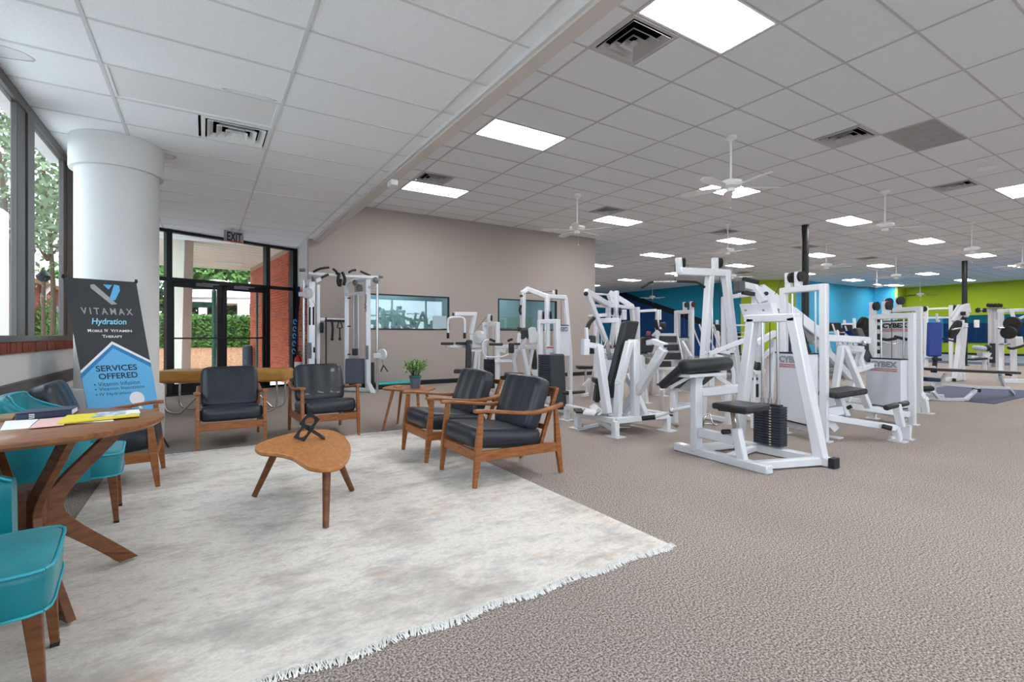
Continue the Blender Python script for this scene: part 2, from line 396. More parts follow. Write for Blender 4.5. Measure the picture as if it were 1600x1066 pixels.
def ceiling(name, x0, x1, y0, y1, z, gx, gy, tm, gm, skip, poly=None, limit=300):
    """suspended ceiling: recessed tiles (pieces) in a metal grid, slab above"""
    c = MB(); c.box(x0, x1, y0, y1, z+.05, z+.09); root = struct(c, name, DARK)
    root.location = (0, 0, 0)
    tw, th = 1.219, .6096
    i0 = math.floor((x0-gx)/tw); i1 = math.ceil((x1-gx)/tw); j0 = math.floor((y0-gy)/th); j1 = math.ceil((y1-gy)/th)
    g = MB()
    for i in range(i0, i1+1):
        X = gx+i*tw
        if x0 < X < x1: g.box(X-.012, X+.012, y0, y1, z, z+.012)
    for j in range(j0, j1+1):
        Y = gy+j*th
        if y0 < Y < y1: g.box(x0, x1, Y-.011, Y+.011, z+.001, z+.013)
    g.build('ceiling_grid', gm, root, kind='stuff')
    cells = []
    for i in range(i0, i1):
        for j in range(j0, j1):
            a, b = max(gx+i*tw, x0)+.012, min(gx+(i+1)*tw, x1)-.012; c_, d = max(gy+j*th, y0)+.011, min(gy+(j+1)*th, y1)-.011
            if b-a < .03 or d-c_ < .03 or (i, j) in skip: continue
            mx, my = (a+b)/2, (c_+d)/2; dep = mx*sin(YAW)+my*cos(YAW)
            vis = dep > 1.2 and abs((mx*cos(YAW)-my*sin(YAW))/dep) < 1.15
            cells.append((0 if vis else 1, mx*mx+my*my, a, b, c_, d, i, j))
    cells.sort(); cache = {}; rest = MB()
    for k, (_, _, a, b, c_, d, i, j) in enumerate(cells):
        parts = skip.get('half', {}).get((i, j)) if isinstance(skip, dict) else None
        if parts: a, b = (max(a, parts[1]+.012), b) if parts[0] == 'from' else (a, min(b, parts[1]-.012))
        if k < limit:
            key = (round(b-a, 3), round(d-c_, 3)); zz = random.uniform(-.001, .001)
            if key in cache: sub('ceiling_tile', cache[key], root, ((a+b)/2, (c_+d)/2, z+zz))
            else:
                t = MB(); hx, hy = (b-a)/2, (d-c_)/2; t.box(-hx, hx, -hy, hy, .006, .022)
                o = t.build('ceiling_tile', tm); o.parent = root; o.location = ((a+b)/2, (c_+d)/2, z); cache[key] = o
        else: rest.box(a, b, c_, d, z+.006, z+.022)
    if rest.v: rest.build('ceiling_tiles', tm, root, kind='stuff')
    return root
# main-ceiling grid: lines at x = 3.20+1.219i, y = 2.455+.6096j
GX, GY = 3.20, 2.455
skipM = {'half': {}}
LIGHTS = []
for i in range(0, 8):
    for j in range(-2, 8):
        ci, cj = 4*i, 5*j
        X = GX+ci*1.219+.61; Y = GY+cj*.6096+.305
        if X > 34.5 or Y > 25 or (Y > 10.8 and X < 9.7): continue
        if X > 24.3 and Y > 13.3: continue
        if X > 22 and Y > 13.3: continue
        if Y > 23: continue
        skipM[(ci, cj)] = 1
        if (i, j) == (1, 0): GREYP = (X, Y)
        else: LIGHTS.append((X, Y, i, j))
VENTS = []
for (ci, cj) in ((0, 1), (0, 9), (3, 9), (3, 1), (7, 1), (7, 9), (10, 9), (10, 17), (14, 9), (14, 17)):
    left = ci % 7 in (0,) or ci == 10
    X0 = GX+ci*1.219+(0 if ci in (0, 7, 14) else .61)
    VENTS.append((X0+.305, GY+cj*.6096+.305)); skipM['half'][(ci, cj)] = ('from' if ci in (0, 7, 14) else 'to', GX+ci*1.219+.61)
ceiling('ceiling', XB1, 35.4, -6, 24.6, ZM, GX, GY, TILE_M, GRID_M, skipM, limit=300)
LGX, LGY = -.645, 4.645
skipL = {'half': {}}; skipL[(0, 0)] = 1; skipL['half'][(0, 1)] = ('to', LGX+.61)
ceiling('ceiling', XL, XB0, -6, 12.36, ZL, LGX, LGY, TILE_L, GRID_L, skipL, limit=300)

# bulkhead between the two ceilings
b = MB(); b.box(XB0, XB1, -6, YT, ZL-.05, ZM+.05); struct(b, 'trim_1', BEAMT)
b = MB(); b.box(XB0-.03, XB0, -6, YT, ZL-.03, ZL+.04); struct(b, 'trim_2', OFFW)

# taupe wall with two interior windows
def wall_with_holes(name, x0, x1, y, th, z1, holes, m):
    mb = MB(); xs = [x0]+[v for h in holes for v in h[:2]]+[x1]
    for k in range(0, len(xs), 2): mb.box(xs[k], xs[k+1], y, y+th, 0, z1)
    for h in holes: mb.box(h[0], h[1], y, y+th, 0, h[2]); mb.box(h[0], h[1], y, y+th, h[3], z1)
    return struct(mb, name, m)
HOLES = [(3.08, 5.02, 1.28, 2.08), (6.39, 8.28, 1.28, 2.10)]
wall_with_holes('wall_back', 1.83, 9.69, YT, .12, ZM+.05, HOLES, TAUPE)
for k, h in enumerate(HOLES):
    wr = thing('window_%d' % (k+1), None, None, ((h[0]+h[1])/2, YT, h[2])); wr['kind'] = 'structure'
    f = MB(); t = .028
    f.box(h[0], h[1], YT-.012, YT+.05, h[2], h[2]+t); f.box(h[0], h[1], YT-.012, YT+.05, h[3]-t, h[3])
    f.box(h[0], h[0]+t, YT-.012, YT+.05, h[2], h[3]); f.box(h[1]-t, h[1], YT-.012, YT+.05, h[2], h[3]); f.build('window_frame', DKFRAME, wr)
    g = MB(); g.box(h[0]+t, h[1]-t, YT+.02, YT+.028, h[2]+t, h[3]-t); g.build('pane', GLASSD, wr)
    r_ = MB()     # the room seen through it
    X0, X1, Y0, Y1 = h[0]-.35, h[1]+.45, YT+.125, YT+1.9
    r_.cur = 0; r_.box(X0, X1, Y1, Y1+.05, 0, 2.7); r_.box(X0-.05, X0, Y0, Y1, 0, 2.7); r_.box(X1, X1+.05, Y0, Y1, 0, 2.7); r_.box(X0, X1, Y0, Y1, 2.7, 2.75)
    r_.cur = 1; r_.box(X0, X1, Y1-.02, Y1, 0, 1.72); r_.box(X0, X1, Y0, Y1, -.02, 0)
    struct(r_, 'wall_studio', [BACKROOM, BACKR2])
    cb = MB(); cx = h[0]+.55+.6*k; cb.box(cx, cx+.9, Y1-.6, Y1-.05, .002, 1.38); o = cb.build('cabinet', SLATE, bevel=.01)
    tag(o, 'grey cabinet seen low through the %s window of the taupe wall' % ('left' if k == 0 else 'right'), 'cabinet')
    l = bpy.data.lights.new('studio_fill', 'AREA'); l.energy = 22; l.size = 1.2; l.color = (.9, 1, 1)  # added fill without a fitting; the room behind the glass is dark otherwise
    lo = bpy.data.objects.new('studio_fill', l); COL.objects.link(lo); lo.location = ((X0+X1)/2, (Y0+Y1)/2, 2.65)
# a notice on the glass of the first window
n = MB(); n.box(4.60, 4.95, YT-.003, YT-.001, 1.32, 1.62); o = n.build('notice', mat('notice_blue', 'a9bfca', .5)); tag(o, 'pale notice sheet in lower corner of left studio window', 'sign'); o.location.y = .015
b = MB(); b.box(1.85, 9.70, YT-.012, YT, 0, .105); b.box(9.69, 9.702, YT, 24, 0, .105); struct(b, 'baseboard_back', BASEB)
# side of that block facing the deep gym (painted like the far mural)
b = MB(); X = 9.60
b.cur = 0; b.box(X, 9.69, YT+.12, 24.6, 2.3, ZM+.05); b.cur = 1; b.box(X, 9.69, YT+.12, 24.6, 0, 2.3); struct(b, 'wall_inner', [TEALP, NAVYP])

# return wall left of the taupe wall: white above, brick below
b = MB(); b.box(1.83, 1.95, YT+.12, 12.42, 2.22, ZM); b.cur = 1; b.box(1.845, 1.95, YT+.12, 12.42, 0, 2.22); rw = struct(b, 'wall_return', [OFFW, MORTAR])
def bricks(root, o0, U, N, L, Hh, m1, m2, limit=300, bl=.203, bh=.0677, gap=.013, key=None):
    """running-bond bricks standing 12 mm proud of the mortar"""
    U = Vector(U).normalized(); N = Vector(N).normalized(); cells = []
    for r in range(int(Hh/bh)):
        off = -(bl/2) if r % 2 else 0; x = off
        while x < L-.01:
            a, b_ = max(x, 0)+gap/2, min(x+bl, L)-gap/2
            if b_-a > .03: cells.append((a, b_, r*bh+gap/2, (r+1)*bh-gap/2))
            x += bl
    if key: cells.sort(key=key)
    cache = {}; rest = MB(); rest2 = MB(); ang = atan2(U.y, U.x)
    for k, (a, b_, z0, z1) in enumerate(cells):
        if k < limit:
            kk = (round(b_-a, 3), random.random() < .35); c = Vector(o0)+U*((a+b_)/2)+Vector((0, 0, z0))+N*random.uniform(-.001, .0015)
            if kk in cache: o = sub('brick', cache[kk], root, c)
            else:
                m = MB(); m.box(-(b_-a)/2, (b_-a)/2, -.02, .012, 0, z1-z0) if N.cross(U).z > 0 else m.box(-(b_-a)/2, (b_-a)/2, -.012, .02, 0, z1-z0)
                o = m.build('brick', m2 if kk[1] else m1); o.parent = root; o.location = c; cache[kk] = o
            o.rotation_euler = (0, 0, ang)
        else: (rest2 if random.random() < .35 else rest).hexa(Vector(o0)+U*a+Vector((0, 0, z0))-N*.02, U*(b_-a), N*.032, (0, 0, z1-z0))
    if rest.v: rest.build('bricks', m1, root, kind='stuff'); rest2.build('bricks', m2, root, kind='stuff')
bricks(rw, (1.845, YT+.125, 0), (0, 1, 0), (-1, 0, 0), 1.22, 2.2, BRICK2, BRICK)

# left wall: low wall, brick sill, window band, rail
lw = MB(); lw.box(XL-.2, XL, -6, 7.56, 0, 1.0); lw.box(XL-.03, XL, 7.56, 10.97, 0, ZL+.05); lw.box(XL-.2, XL, -6, 7.56, ZL-.02, ZL+.1)
lwo = struct(lw, 'wall_left', OFFW)
k = 0; y = -.6
bc = None
while y < 7.5:    # soldier-laid sill bricks
    if bc is None:
        m = MB(); m.box(-.12, .03, 0, .066, 0, .085); bc = m.build('brick', BRICK2); bc.parent = lwo; bc.location = (XL, y, 1.008); 
    else: sub('brick', bc, lwo, (XL+random.uniform(-.004, .002), y, 1.008+random.uniform(-.003, .001)))
    y += .0745
sl = MB(); sl.box(XL-.2, XL+.018, -6, 7.56, 1.0, 1.012); sl.box(XL-.12, XL+.0, -6, 7.56, 1.012, 1.09); sl.build('sill_mortar', MORTAR, lwo)
rl = MB(); rl.box(XL, XL+.035, -6, 7.6, .64, .77); struct(rl, 'trim_3', RAILW, bevel=.006)
wn = thing('window_3', None, None, (XL, 3, 1.1)); wn['kind'] = 'structure'
f = MB(); f.box(XL-.045, XL+.02, -6, 7.56, 1.095, 1.15); f.box(XL-.045, XL+.02, -6, 7.56, ZL-.09, ZL-.005)
f.build('window_frame', GRFRAME, wn, bevel=.004)
ys = [7.56-.0, 5.98, 3.9, 1.9, -.1, -2.1, -4.1]
for k, yy in enumerate(ys):
    m = MB()
    if k == 0: m.box(XL-.035, XL+.008, 7.10, 7.56, 1.1, ZL-.01); m.box(XL-.03, XL+.018, 7.22, 7.27, 1.1, ZL-.01)
    else: m.box(XL-.035, XL+.008, yy-.44, yy-.23, 1.1, ZL-.01); m.box(XL-.035, XL-.002, yy-.25, yy-.18, 1.1, ZL-.01); m.box(XL-.035, XL+.018, yy-.20, yy, 1.1, ZL-.01)
    m.build('mullion', GRFRAME, wn, bevel=.004)
for a, b_ in ((5.98, 7.1), (3.9, 5.54), (1.9, 3.46), (-.1, 1.46), (-2.1, -.54), (-4.1, -2.54), (-6, -4.54)):
    m = MB(); m.box(XL-.016, XL-.010, a, b_, 1.15, ZL-.09); m.build('pane', GLASS, wn)

# right and rear shell
b = MB(); b.box(XL-.3, 12.4, -6.15, -6, 0, .35); b.box(XL-.3, 12.4, -6.15, -6, 3.3, ZM+.1); b.box(12.4, 35.6, -6.15, -6, 0, ZM+.1); struct(b, 'wall_front', TAUPE)
wf = thing('window_4', None, None, (10, -6, .35)); wf['kind'] = 'structure'  # unseen windows behind the camera, span shaped to daylight the near ceiling
m = MB(); m.box(XL, 12.4, -6.12, -6.02, .35, .42); m.box(XL, 12.4, -6.12, -6.02, 3.22, 3.3); m.build('window_frame', DKFRAME, wf)
xx = XL
while xx < 12.3:
    m = MB(); m.box(xx, xx+.07, -6.12, -6.02, .35, 3.3); m.build('mullion', DKFRAME, wf)
    m = MB(); m.box(xx+.07, min(xx+2.1, 12.4), -6.08, -6.072, .42, 3.22); m.build('pane', GLASS, wf); xx += 2.1
WT = ZM+.05
def seg(name, p, q, m, z0=0, z1=WT, th=.12):
    p, q = Vector((*p, 0)), Vector((*q, 0)); u = (q-p); nrm = Vector((u.y, -u.x, 0)).normalized()
    mb = MB(); mb.hexa(p+Vector((0, 0, z0)), u, -nrm*th, (0, 0, z1-z0)); return mb, nrm
# mural wall at x = 23.5 (teal over a black band over navy)
def mural():
    mb = MB(); X = 23.5
    A0, A1 = (24.6, ZM+.3), (15.1, 1.20)
    def zl(y, off=0): return A1[1]+(A0[1]-A1[1])*(y-A1[0])/(A0[0]-A1[0])+off
    mb.cur = 0; mb.prism([(X, 15.1, zl(15.1, .12)), (X, 24.6, zl(24.6, .12)), (X, 24.6, WT+.6), (X, 15.1, WT+.6)], (.1, 0, 0))
    mb.cur = 1; mb.prism([(X, 15.1, zl(15.1, -.22)), (X, 24.6, zl(24.6, -.22)), (X, 24.6, zl(24.6, .12)), (X, 15.1, zl(15.1, .12))], (.1, 0, 0))
    mb.cur = 2; mb.prism([(X, 15.1, 0), (X, 24.6, 0), (X, 24.6, zl(24.6, -.22)), (X, 15.1, zl(15.1, -.22))], (.1, 0, 0))
    return struct(mb, 'wall_far', [TEALP, BLKP, NAVYP])
mural()
b = MB(); b.box(9.6, 23.6, 24.6, 24.7, 0, WT); struct(b, 'wall_far_end', TEALP)
for nm, p, q, m in (('wall_far_corner', (23.5, 15.1), (25.35, 13.3), GREENP), ('wall_far_cyan', (25.35, 13.3), (33.95, 13.3), TEALC), ('wall_far_side', (33.95, 13.3), (33.95, 12.05), TEALC), ('wall_far_return', (33.95, 12.05), (35.3, 12.1), GREENP), ('wall_right', (35.3, 12.1), (35.3, -6.1), GREENP)):
    mb, nn = seg(nm, p, q, m); struct(mb, nm, m)
b = MB(); b.box(35.27, 35.30, -6, 12.0, 0, .2); b.box(25.4, 33.9, 13.27, 13.3, 0, .15); struct(b, 'baseboard_right', BASEB)
mr = thing('mirror', 'long frameless mirror band on the lime green right wall', 'mirror', (35.28, 4, .75))
for y0 in range(-5, 12, 2):
    m = MB(); m.box(35.26, 35.298, y0+.004, y0+1.996, .75, 2.25); m.build('mirror_panel', MIRROR, mr)
pf = MB(); pf.box(26, 35.2, -5.5, 12, 0, .10); o = pf.build('platform', PLATF); tag(o, 'low grey blue rubber platform along the lime green wall', 'platform')

# ============================================================ storefront and outdoors
sf = thing('door_1', None, None, EP(EW(346), 0)); sf['kind'] = 'structure'
def ebox(mb, u0, u1, z0, z1, o0=-.05, o1=.05): return mb.hexa(EP(u0, z0, o0), EU*(u1-u0), EN*(o1-o0), (0, 0, z1-z0))
f = MB(); uL, uR = EW(240), EW(462)
DT = 2.18
U = {k: EW(k) for k in (246, 258, 269, 341, 352, 412, 419, 455, 462)}
ebox(f, -1.4, U[462], ZL-.05, ZL, -.06, .06)
ebox(f, -1.4, U[462], DT, DT+.07, -.06, .06)
ebox(f, -1.4, U[462], 0, .04, -.06, .06)
ebox(f, U[258], U[269]-.02, 0, ZL, -.07, .07); ebox(f, U[412]+.02, U[419]+.01, 0, ZL, -.07, .07); ebox(f, U[455], U[462], 0, ZL, -.07, .07)
f.build('door_frame', DKFRAME, sf, bevel=.004)
for a, b_, hs in ((U[269]-.02, (U[341]+U[352])/2-.005, 1), ((U[341]+U[352])/2+.005, U[412]+.02, -1)):
    m = MB(); st = .085
    ebox(m, a, a+st*.55 if hs == 1 else a+st, .04, DT, -.025, .025); ebox(m, b_-(st if hs == 1 else st*.55), b_, .04, DT, -.025, .025)
    ebox(m, a, b_, DT-.1, DT, -.025, .025); ebox(m, a, b_, .04, .22, -.025, .025); 
    dl = m.build('door_leaf', DKFRAME, sf)
    m = MB(); ebox(m, a, b_, 1.08, 1.11, .05, .09); m.build('push_bar', BLKSTEEL, dl)
    m = MB(); ebox(m, a+.05, b_-.05, .2, DT-.08, -.004, .004); m.build('pane', GLASS, dl)
    m = MB(); c = (a+b_)/2+.1*hs; ebox(m, c-.15, c+.15, DT-.06, DT, .03, .09); m.bar([EP(c, DT-.03, .1), EP(c+.2, DT-.02, .22), EP(c-.05, DT+.0, .12)], .018); m.build('door_closer', SLATE, dl)
for a, b_, z0, z1 in ((-1.2, U[258], .04, DT), (-1.2, U[258], DT+.07, ZL-.05), (U[269], U[412], DT+.07, ZL-.05), (U[419]+.01, U[455], .04, DT), (U[419]+.01, U[455], DT+.07, ZL-.05)):
    m = MB(); ebox(m, a, b_, z0, z1, -.004, .004); m.build('pane', GLASS, sf)
# exit sign under the lobby ceiling
ex = thing('exit_sign', 'grey EXIT sign hung from the lobby ceiling above the glass doors', 'sign', Z(364, 361, ZL))
c = Z(364, 361, ZL); c = Vector((c.x, c.y-.05, 0)); rt = Vector((cos(YAW*.35+.0), sin(YAW*.35), 0)); rt = EU
m = MB(); m.hexa(c-rt*.17+Vector((0, 0, ZL-.23)), rt*.34, EN*.05, (0, 0, .21)); m.build('sign_box', GREYPAN, ex, bevel=.005)
m = MB(); m.hexa(c-rt*.04+Vector((0, 0, ZL-.03)), rt*.08, EN*.04, (0, 0, .03)); m.build('bracket', FIX, ex)
tm = textmesh('EXIT', c-rt*.135+EN*.05+Vector((0, 0, ZL-.215)), rt*.27, (0, 0, .17), bold=.03, N=EN); tm.build('lettering', DINK, ex)
m = MB(); m.hexa(c-rt*.155+EN*.05+Vector((0, 0, ZL-.228)), rt*.31, EN*.0012, (0, 0, .03)); m.build('painted_glow', ORANGE, ex)  # orange colour painted in for the reddish glow low on the sign

g = MB(); g.box(-40, 1.2, 12, 19, -.06, -.02); g.box(-40, XL-.3, -20, 12, -.06, -.02); g.box(-40, 60, -40, -6.15, -.06, -.02); struct(g, 'pavement', CONC)
g = MB(); g.add([(-12, 18.4, -.02), (9, 18.4, -.02), (9, 27, .8), (-12, 27, .8), (-12, 18.4, -.3), (9, 18.4, -.3), (9, 45, .8), (-12, 45, .8)], [(0, 1, 2, 3), (3, 2, 6, 7), (4, 5, 1, 0)]); struct(g, 'mulch_bed', MULCH)
# outside brick wall
bw0 = Vector((1.69, 12.45, 0)); bw1 = Vector((1.22, 17.24, 0)); bu = (bw1-bw0).normalized(); bn = Vector((-bu.y, bu.x, 0))
if bn.x > 0: bn = -bn
m = MB(); m.hexa(bw0, bw1-bw0, -bn*.25, (0, 0, ZL+.1)); bwo = struct(m, 'wall_outside', MORTAR)
Lb = (bw1-bw0).length
bricks(bwo, bw0-Vector((0, 0, 0)), bu, bn, Lb, ZL, BRICK, BRICKM, limit=300, key=lambda c: -min(1, 1)*0+(c[0]*.25+abs(c[2]-1.9)*.9))
# soffit planks parallel to the storefront
def clip(poly, n, c0):
    out = []
    for i in range(len(poly)):
        a, b_ = poly[i], poly[(i+1) % len(poly)]; da, db = a.dot(n)-c0, b_.dot(n)-c0
        if da <= 0: out.append(a)
        if (da < 0) != (db < 0) and abs(da-db) > 1e-9: out.append(a+(b_-a)*(da/(da-db)))
    return out
sfr = MB(); sfr.add([(-1.25, 11.06, ZL+.1), (1.7, 12.4, ZL+.1), (1.3, 17.24, ZL+.1), (-1.25, 17.24, ZL+.1), (-1.25, 11.06, ZL+.25), (1.7, 12.4, ZL+.25), (1.3, 17.24, ZL+.25), (-1.25, 17.24, ZL+.25)], [(0, 1, 2, 3), (7, 6, 5, 4), (0, 4, 5, 1), (1, 5, 6, 2), (2, 6, 7, 3), (3, 7, 4, 0)])
sfo = struct(sfr, 'soffit', EXTW)
wd = .34
for k in range(24):
    o0 = .06+k*wd
    pl = [EP(-4, 0, -o0-.016), EP(4, 0, -o0-.016), EP(4, 0, -o0-wd+.016), EP(-4, 0, -o0-wd+.016)]
    pl = clip(pl, Vector((0, 1, 0)), 17.24); 
    if len(pl) > 2: pl = clip(pl, Vector((-1, 0, 0)), 1.25)
    if len(pl) > 2: pl = clip(pl, -bn, (-bn).dot(bw0))
    if len(pl) > 2:
        m = MB(); m.prism([p+Vector((0, 0, ZL+.08)) for p in pl], (0, 0, .02)); m.build('plank', PLANK, sfo)
m = MB(); m.box(-1.25, 1.35, 17.24, 17.3, ZL+.02, ZL+.5); m.build('fascia', PLANK, sfo)
sl = MB(); c = Z(358, 412, ZL+.05); sl.box(c.x-.35, c.x+.35, c.y-.08, c.y+.08, ZL+.03, ZL+.075); o = sl.build('soffit_light', FIX); tag(o, 'small white strip light under the porch soffit', 'light')
# leaning porch column
cl = MB(); d0 = 11.0
pa = [P(268, 362, 10.4), P(289, 362, 10.4), P(283, 575, 10.4), P(273, 575, 10.4)]; pa[0].z = pa[1].z = ZL+.08; pa[2].z = pa[3].z = -.02
cl.prism(pa, Vector((.15, .55, 0))); o = cl.build('porch_column', PLANK, bevel=.01); tag(o, 'cream slanted porch column just outside the glass door', 'column')
cl = MB(); pa = [P(284, 414, 13), P(296, 414, 13), P(290, 560, 13), P(280, 560, 13)]; pa[0].z = pa[1].z = ZL+.06; pa[2].z = pa[3].z = -.02
cl.prism(pa, Vector((.05, .2, 0))); o = cl.build('porch_column', PLANK, bevel=.01); tag(o, 'second cream porch column, farther out behind the slanted one', 'column')
# steel posts, bollard
def post(px, d, r, ztop, m, name, label, cat):
    q = P(px, 500, d); o = MB().lathe((q.x, q.y, -.02), [(r, 0), (r, ztop), (r*.5, ztop+.03)], 12).build(name, m, smooth=True); return tag(o, label, cat)
post(334.5, 14.5, .06, 2.5, GREENST, 'steel_post', 'dark green steel post seen through left glass door leaf', 'post')
post(395, 15.8, .035, 2.35, GREENST, 'steel_post', 'thin green steel post nearest the grey bollard outside', 'post')
post(401.5, 13.6, .03, 2.35, GREENST, 'steel_post', 'thin green steel post right beside the orange brick wall', 'post')
q = P(334, 500, 14.5); sg = MB(); sg.cbox((q.x-.25, q.y, 2.05), .62, .05, .16, .1); o = sg.build('sign_board', GREENST); tag(o, 'small dark green sign board on the left green post', 'sign')
q = P(387, 500, 14.6); o = MB().lathe((q.x, q.y, -.02), [(.14, 0), (.14, .78), (.12, .86), (.06, .88)], 14).build('bollard', BOLL, smooth=True); tag(o, 'dark grey round bollard on the pavement by the brick wall', 'bollard')
# foliage
def foliage(c, rx, ry, rz, n, size, seed, box=False):
    rnd = random.Random(seed); mb = MB(); c = Vector(c)
    for _ in range(n):
        if box:
            f_ = rnd.choice('xxxtt'); v = Vector((rnd.uniform(-1, 1), rnd.uniform(-1, -.75) if f_ == 'x' else rnd.uniform(-1, 1), rnd.uniform(-1, 1) if f_ == 'x' else rnd.uniform(.85, 1.05)))
        else:
            v = Vector((rnd.gauss(0, 1), rnd.gauss(0, 1), rnd.gauss(0, 1))).normalized()*rnd.uniform(.6, 1.05)
            v *= 1+.18*sin(v.x*7+seed)*cos(v.z*6)
        p = c+Vector((v.x*rx, v.y*ry, v.z*rz)); a = Vector((rnd.gauss(0, 1), rnd.gauss(0, 1), rnd.gauss(0, 1))).normalized(); b_ = a.orthogonal().normalized(); s_ = size*rnd.uniform(.6, 1.3)
        mb.add([p-a*s_, p+b_*s_*.5, p+a*s_, p-b_*s_*.5], [(0, 1, 2, 3)])
    return mb
hc0, hc1 = P(270, 500, 20.5), P(400, 500, 22.5)
hd = thing('hedge', 'clipped green hedge row on the mulch bed beyond the doors', 'hedge', ((hc0.x+hc1.x)/2, (hc0.y+hc1.y)/2, .3))
cx, cy = (hc0.x+hc1.x)/2, (hc0.y+hc1.y)/2
m = foliage((cx, cy+.6, 1.08), 3.6, .7, .92, 9000, .085, 3, True); o = m.build('foliage', LEAF, hd, kind='stuff')
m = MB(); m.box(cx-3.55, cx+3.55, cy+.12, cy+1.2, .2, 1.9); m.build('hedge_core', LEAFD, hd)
def tree(c, rx, rz, n, size, seed, mt, label, tr=.06):
    t = thing('tree', label, 'tree', (c[0], c[1], 0)); foliage(c, rx, rx, rz, n, size, seed).build('foliage', mt, t, kind='stuff')
    m = MB(); m.tube(curve([(c[0], c[1], -.1), (c[0]+.1, c[1], c[2]*.4), (c[0]-.1, c[1]+.1, c[2])], 4), tr, 8, r2=tr*.5)
    for k in range(5): m.tube([(c[0], c[1], c[2]*.55), (c[0]+rx*.6*cos(k*1.3), c[1]+rx*.6*sin(k*1.3), c[2]+rz*.4*((k % 3)-.5))], tr*.4, 5, r2=.02)
    m.build('trunk', BARK, t)
c = P(300, 425, 33); tree((c.x, c.y, 4.6), 4.2, 3.2, 5200, .24, 11, LEAF, 'leafy green tree behind the hedge, left half of the doors')
c = P(372, 420, 34); tree((c.x+.5, c.y, 5.2), 4.0, 3.4, 5200, .24, 12, LEAF, 'leafy green tree behind the hedge, right half of the doors')
# white pavilion beyond the hedge
pv = thing('pavilion', 'white pavilion roof on square posts beyond the hedge', 'building', P(340, 520, 27))
pv.location.z = 0
a = P(262, 462, 27); bq = P(392, 470, 27.5); uu = (bq-a); uu.z = 0
m = MB(); m.hexa((a.x, a.y, 2.95), uu, Vector((0, 2.6, 0)), (0, 0, .3)); m.build('fascia', EXTW, pv)
m = MB(); m.prism([(a.x-.2, a.y-.2, 3.25), (a.x+uu.x+.2, a.y+uu.y-.2, 3.25), (a.x+uu.x, a.y+uu.y+1.2, 3.75), (a.x, a.y+1.2, 3.75)], (0, 0, .05)); m.build('roof', ROOFG, pv)
for px in (317, 378, 384): 
    q = P(px, 500, 27.2); m = MB(); m.box(q.x-.2, q.x+.2, q.y-.1+.3, q.y+.5, .6, 2.95); m.build('post', EXTW, pv)
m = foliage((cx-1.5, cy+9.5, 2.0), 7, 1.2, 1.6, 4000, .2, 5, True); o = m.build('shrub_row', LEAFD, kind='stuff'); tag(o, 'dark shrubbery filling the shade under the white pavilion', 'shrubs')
# outdoors to the left of the window wall
bl_ = thing('brick_building', 'red brick building with white eave seen through left windows', 'building', (-8, 22, 0))
m = MB(); m.box(-12, -4.9, 15, 30, 0, 3.0); m.build('wall', BRICK2, bl_)
m = MB(); m.prism([(-12.4, 14.6, 2.95), (-4.5, 14.6, 2.95), (-4.5, 30.5, 2.95), (-12.4, 30.5, 2.95)], (0, 0, .25)); m.build('eave', EXTW, bl_)
m = MB(); m.add([(-12.4, 14.6, 3.2), (-4.5, 14.6, 3.2), (-4.5, 30.5, 3.2), (-12.4, 30.5, 3.2), (-8.5, 14.6, 4.6), (-8.5, 30.5, 4.6)], [(0, 4, 5, 3), (1, 2, 5, 4), (0, 1, 4), (3, 5, 2)]); m.build('roof', ROOFG, bl_)
m = MB(); m.tube([(-4.83, 23.5, 0), (-4.83, 23.5, 2.6), (-4.6, 23.6, 2.98)], .09, 8); m.build('downpipe', EXTW, bl_)
m = MB(); m.box(-4.9, -4.86, 25.5, 26.8, 1.0, 2.3); m.build('window', SLATE, bl_)
lp = thing('lamp_post', 'dark lamp post standing outside the left window', 'lamp', (-3.05, 11.3, 0))
q = P(68, 500, 9.2); lp.location = (q.x, q.y, 0)
MB().lathe((q.x, q.y, 0), [(.07, 0), (.05, .3), (.035, .5), (.03, 2.15)], 10).build('pole', BARK, lp, smooth=True)
MB().lathe((q.x, q.y, 2.15), [(.03, 0), (.09, .05), (.11, .12), (.06, .18), (.02, .26)], 12).build('lantern', BLKSTEEL, lp, smooth=True)
def lt(px, d, z, r, rz, n, sd_, label, mt=LEAFP, s_=.13):
    q = P(px, 300, d); tree((q.x, q.y, z), r, rz, n, s_, sd_, mt, label)
lt(74, 10.5, 5.0, 1.7, 2.3, 3600, 21, 'pale leafed tree filling the second left window', LEAFP, .085)
lt(8, 8.6, 4.4, 1.2, 1.9, 2600, 22, 'pale leafed tree in the first left window pane', LEAFP, .075)
lt(112, 36, 4.2, 2.6, 2.2, 2200, 23, 'green tree far beyond the brick building, by the eave', LEAF, .2)
q = P(3, 500, 6.2); cw = MB(); cw.box(q.x-.9, q.x+.02, q.y-.6, q.y+.2, -.02, 2.75); o = cw.build('porch_wall', EXTW, bevel=.02); tag(o, 'bright white rendered porch wall outside the first left window', 'wall')
q = P(29, 519, 6.0); m = MB(); m.lathe((q.x, q.y, 0), [(.05, 0), (.05, 1.3)], 10); o = m.build('marker_post', mat('safety_yellow', 'd2a41e', .5), smooth=True); tag(o, 'yellow marker post outside the left window', 'post')
q = P(57, 510, 17); m = foliage((q.x, q.y, 1.0), 1.0, .6, 1.2, 1500, .1, 31); o = m.build('shrub', LEAF, kind='stuff'); tag(o, 'green shrub against the brick building outside', 'shrub')

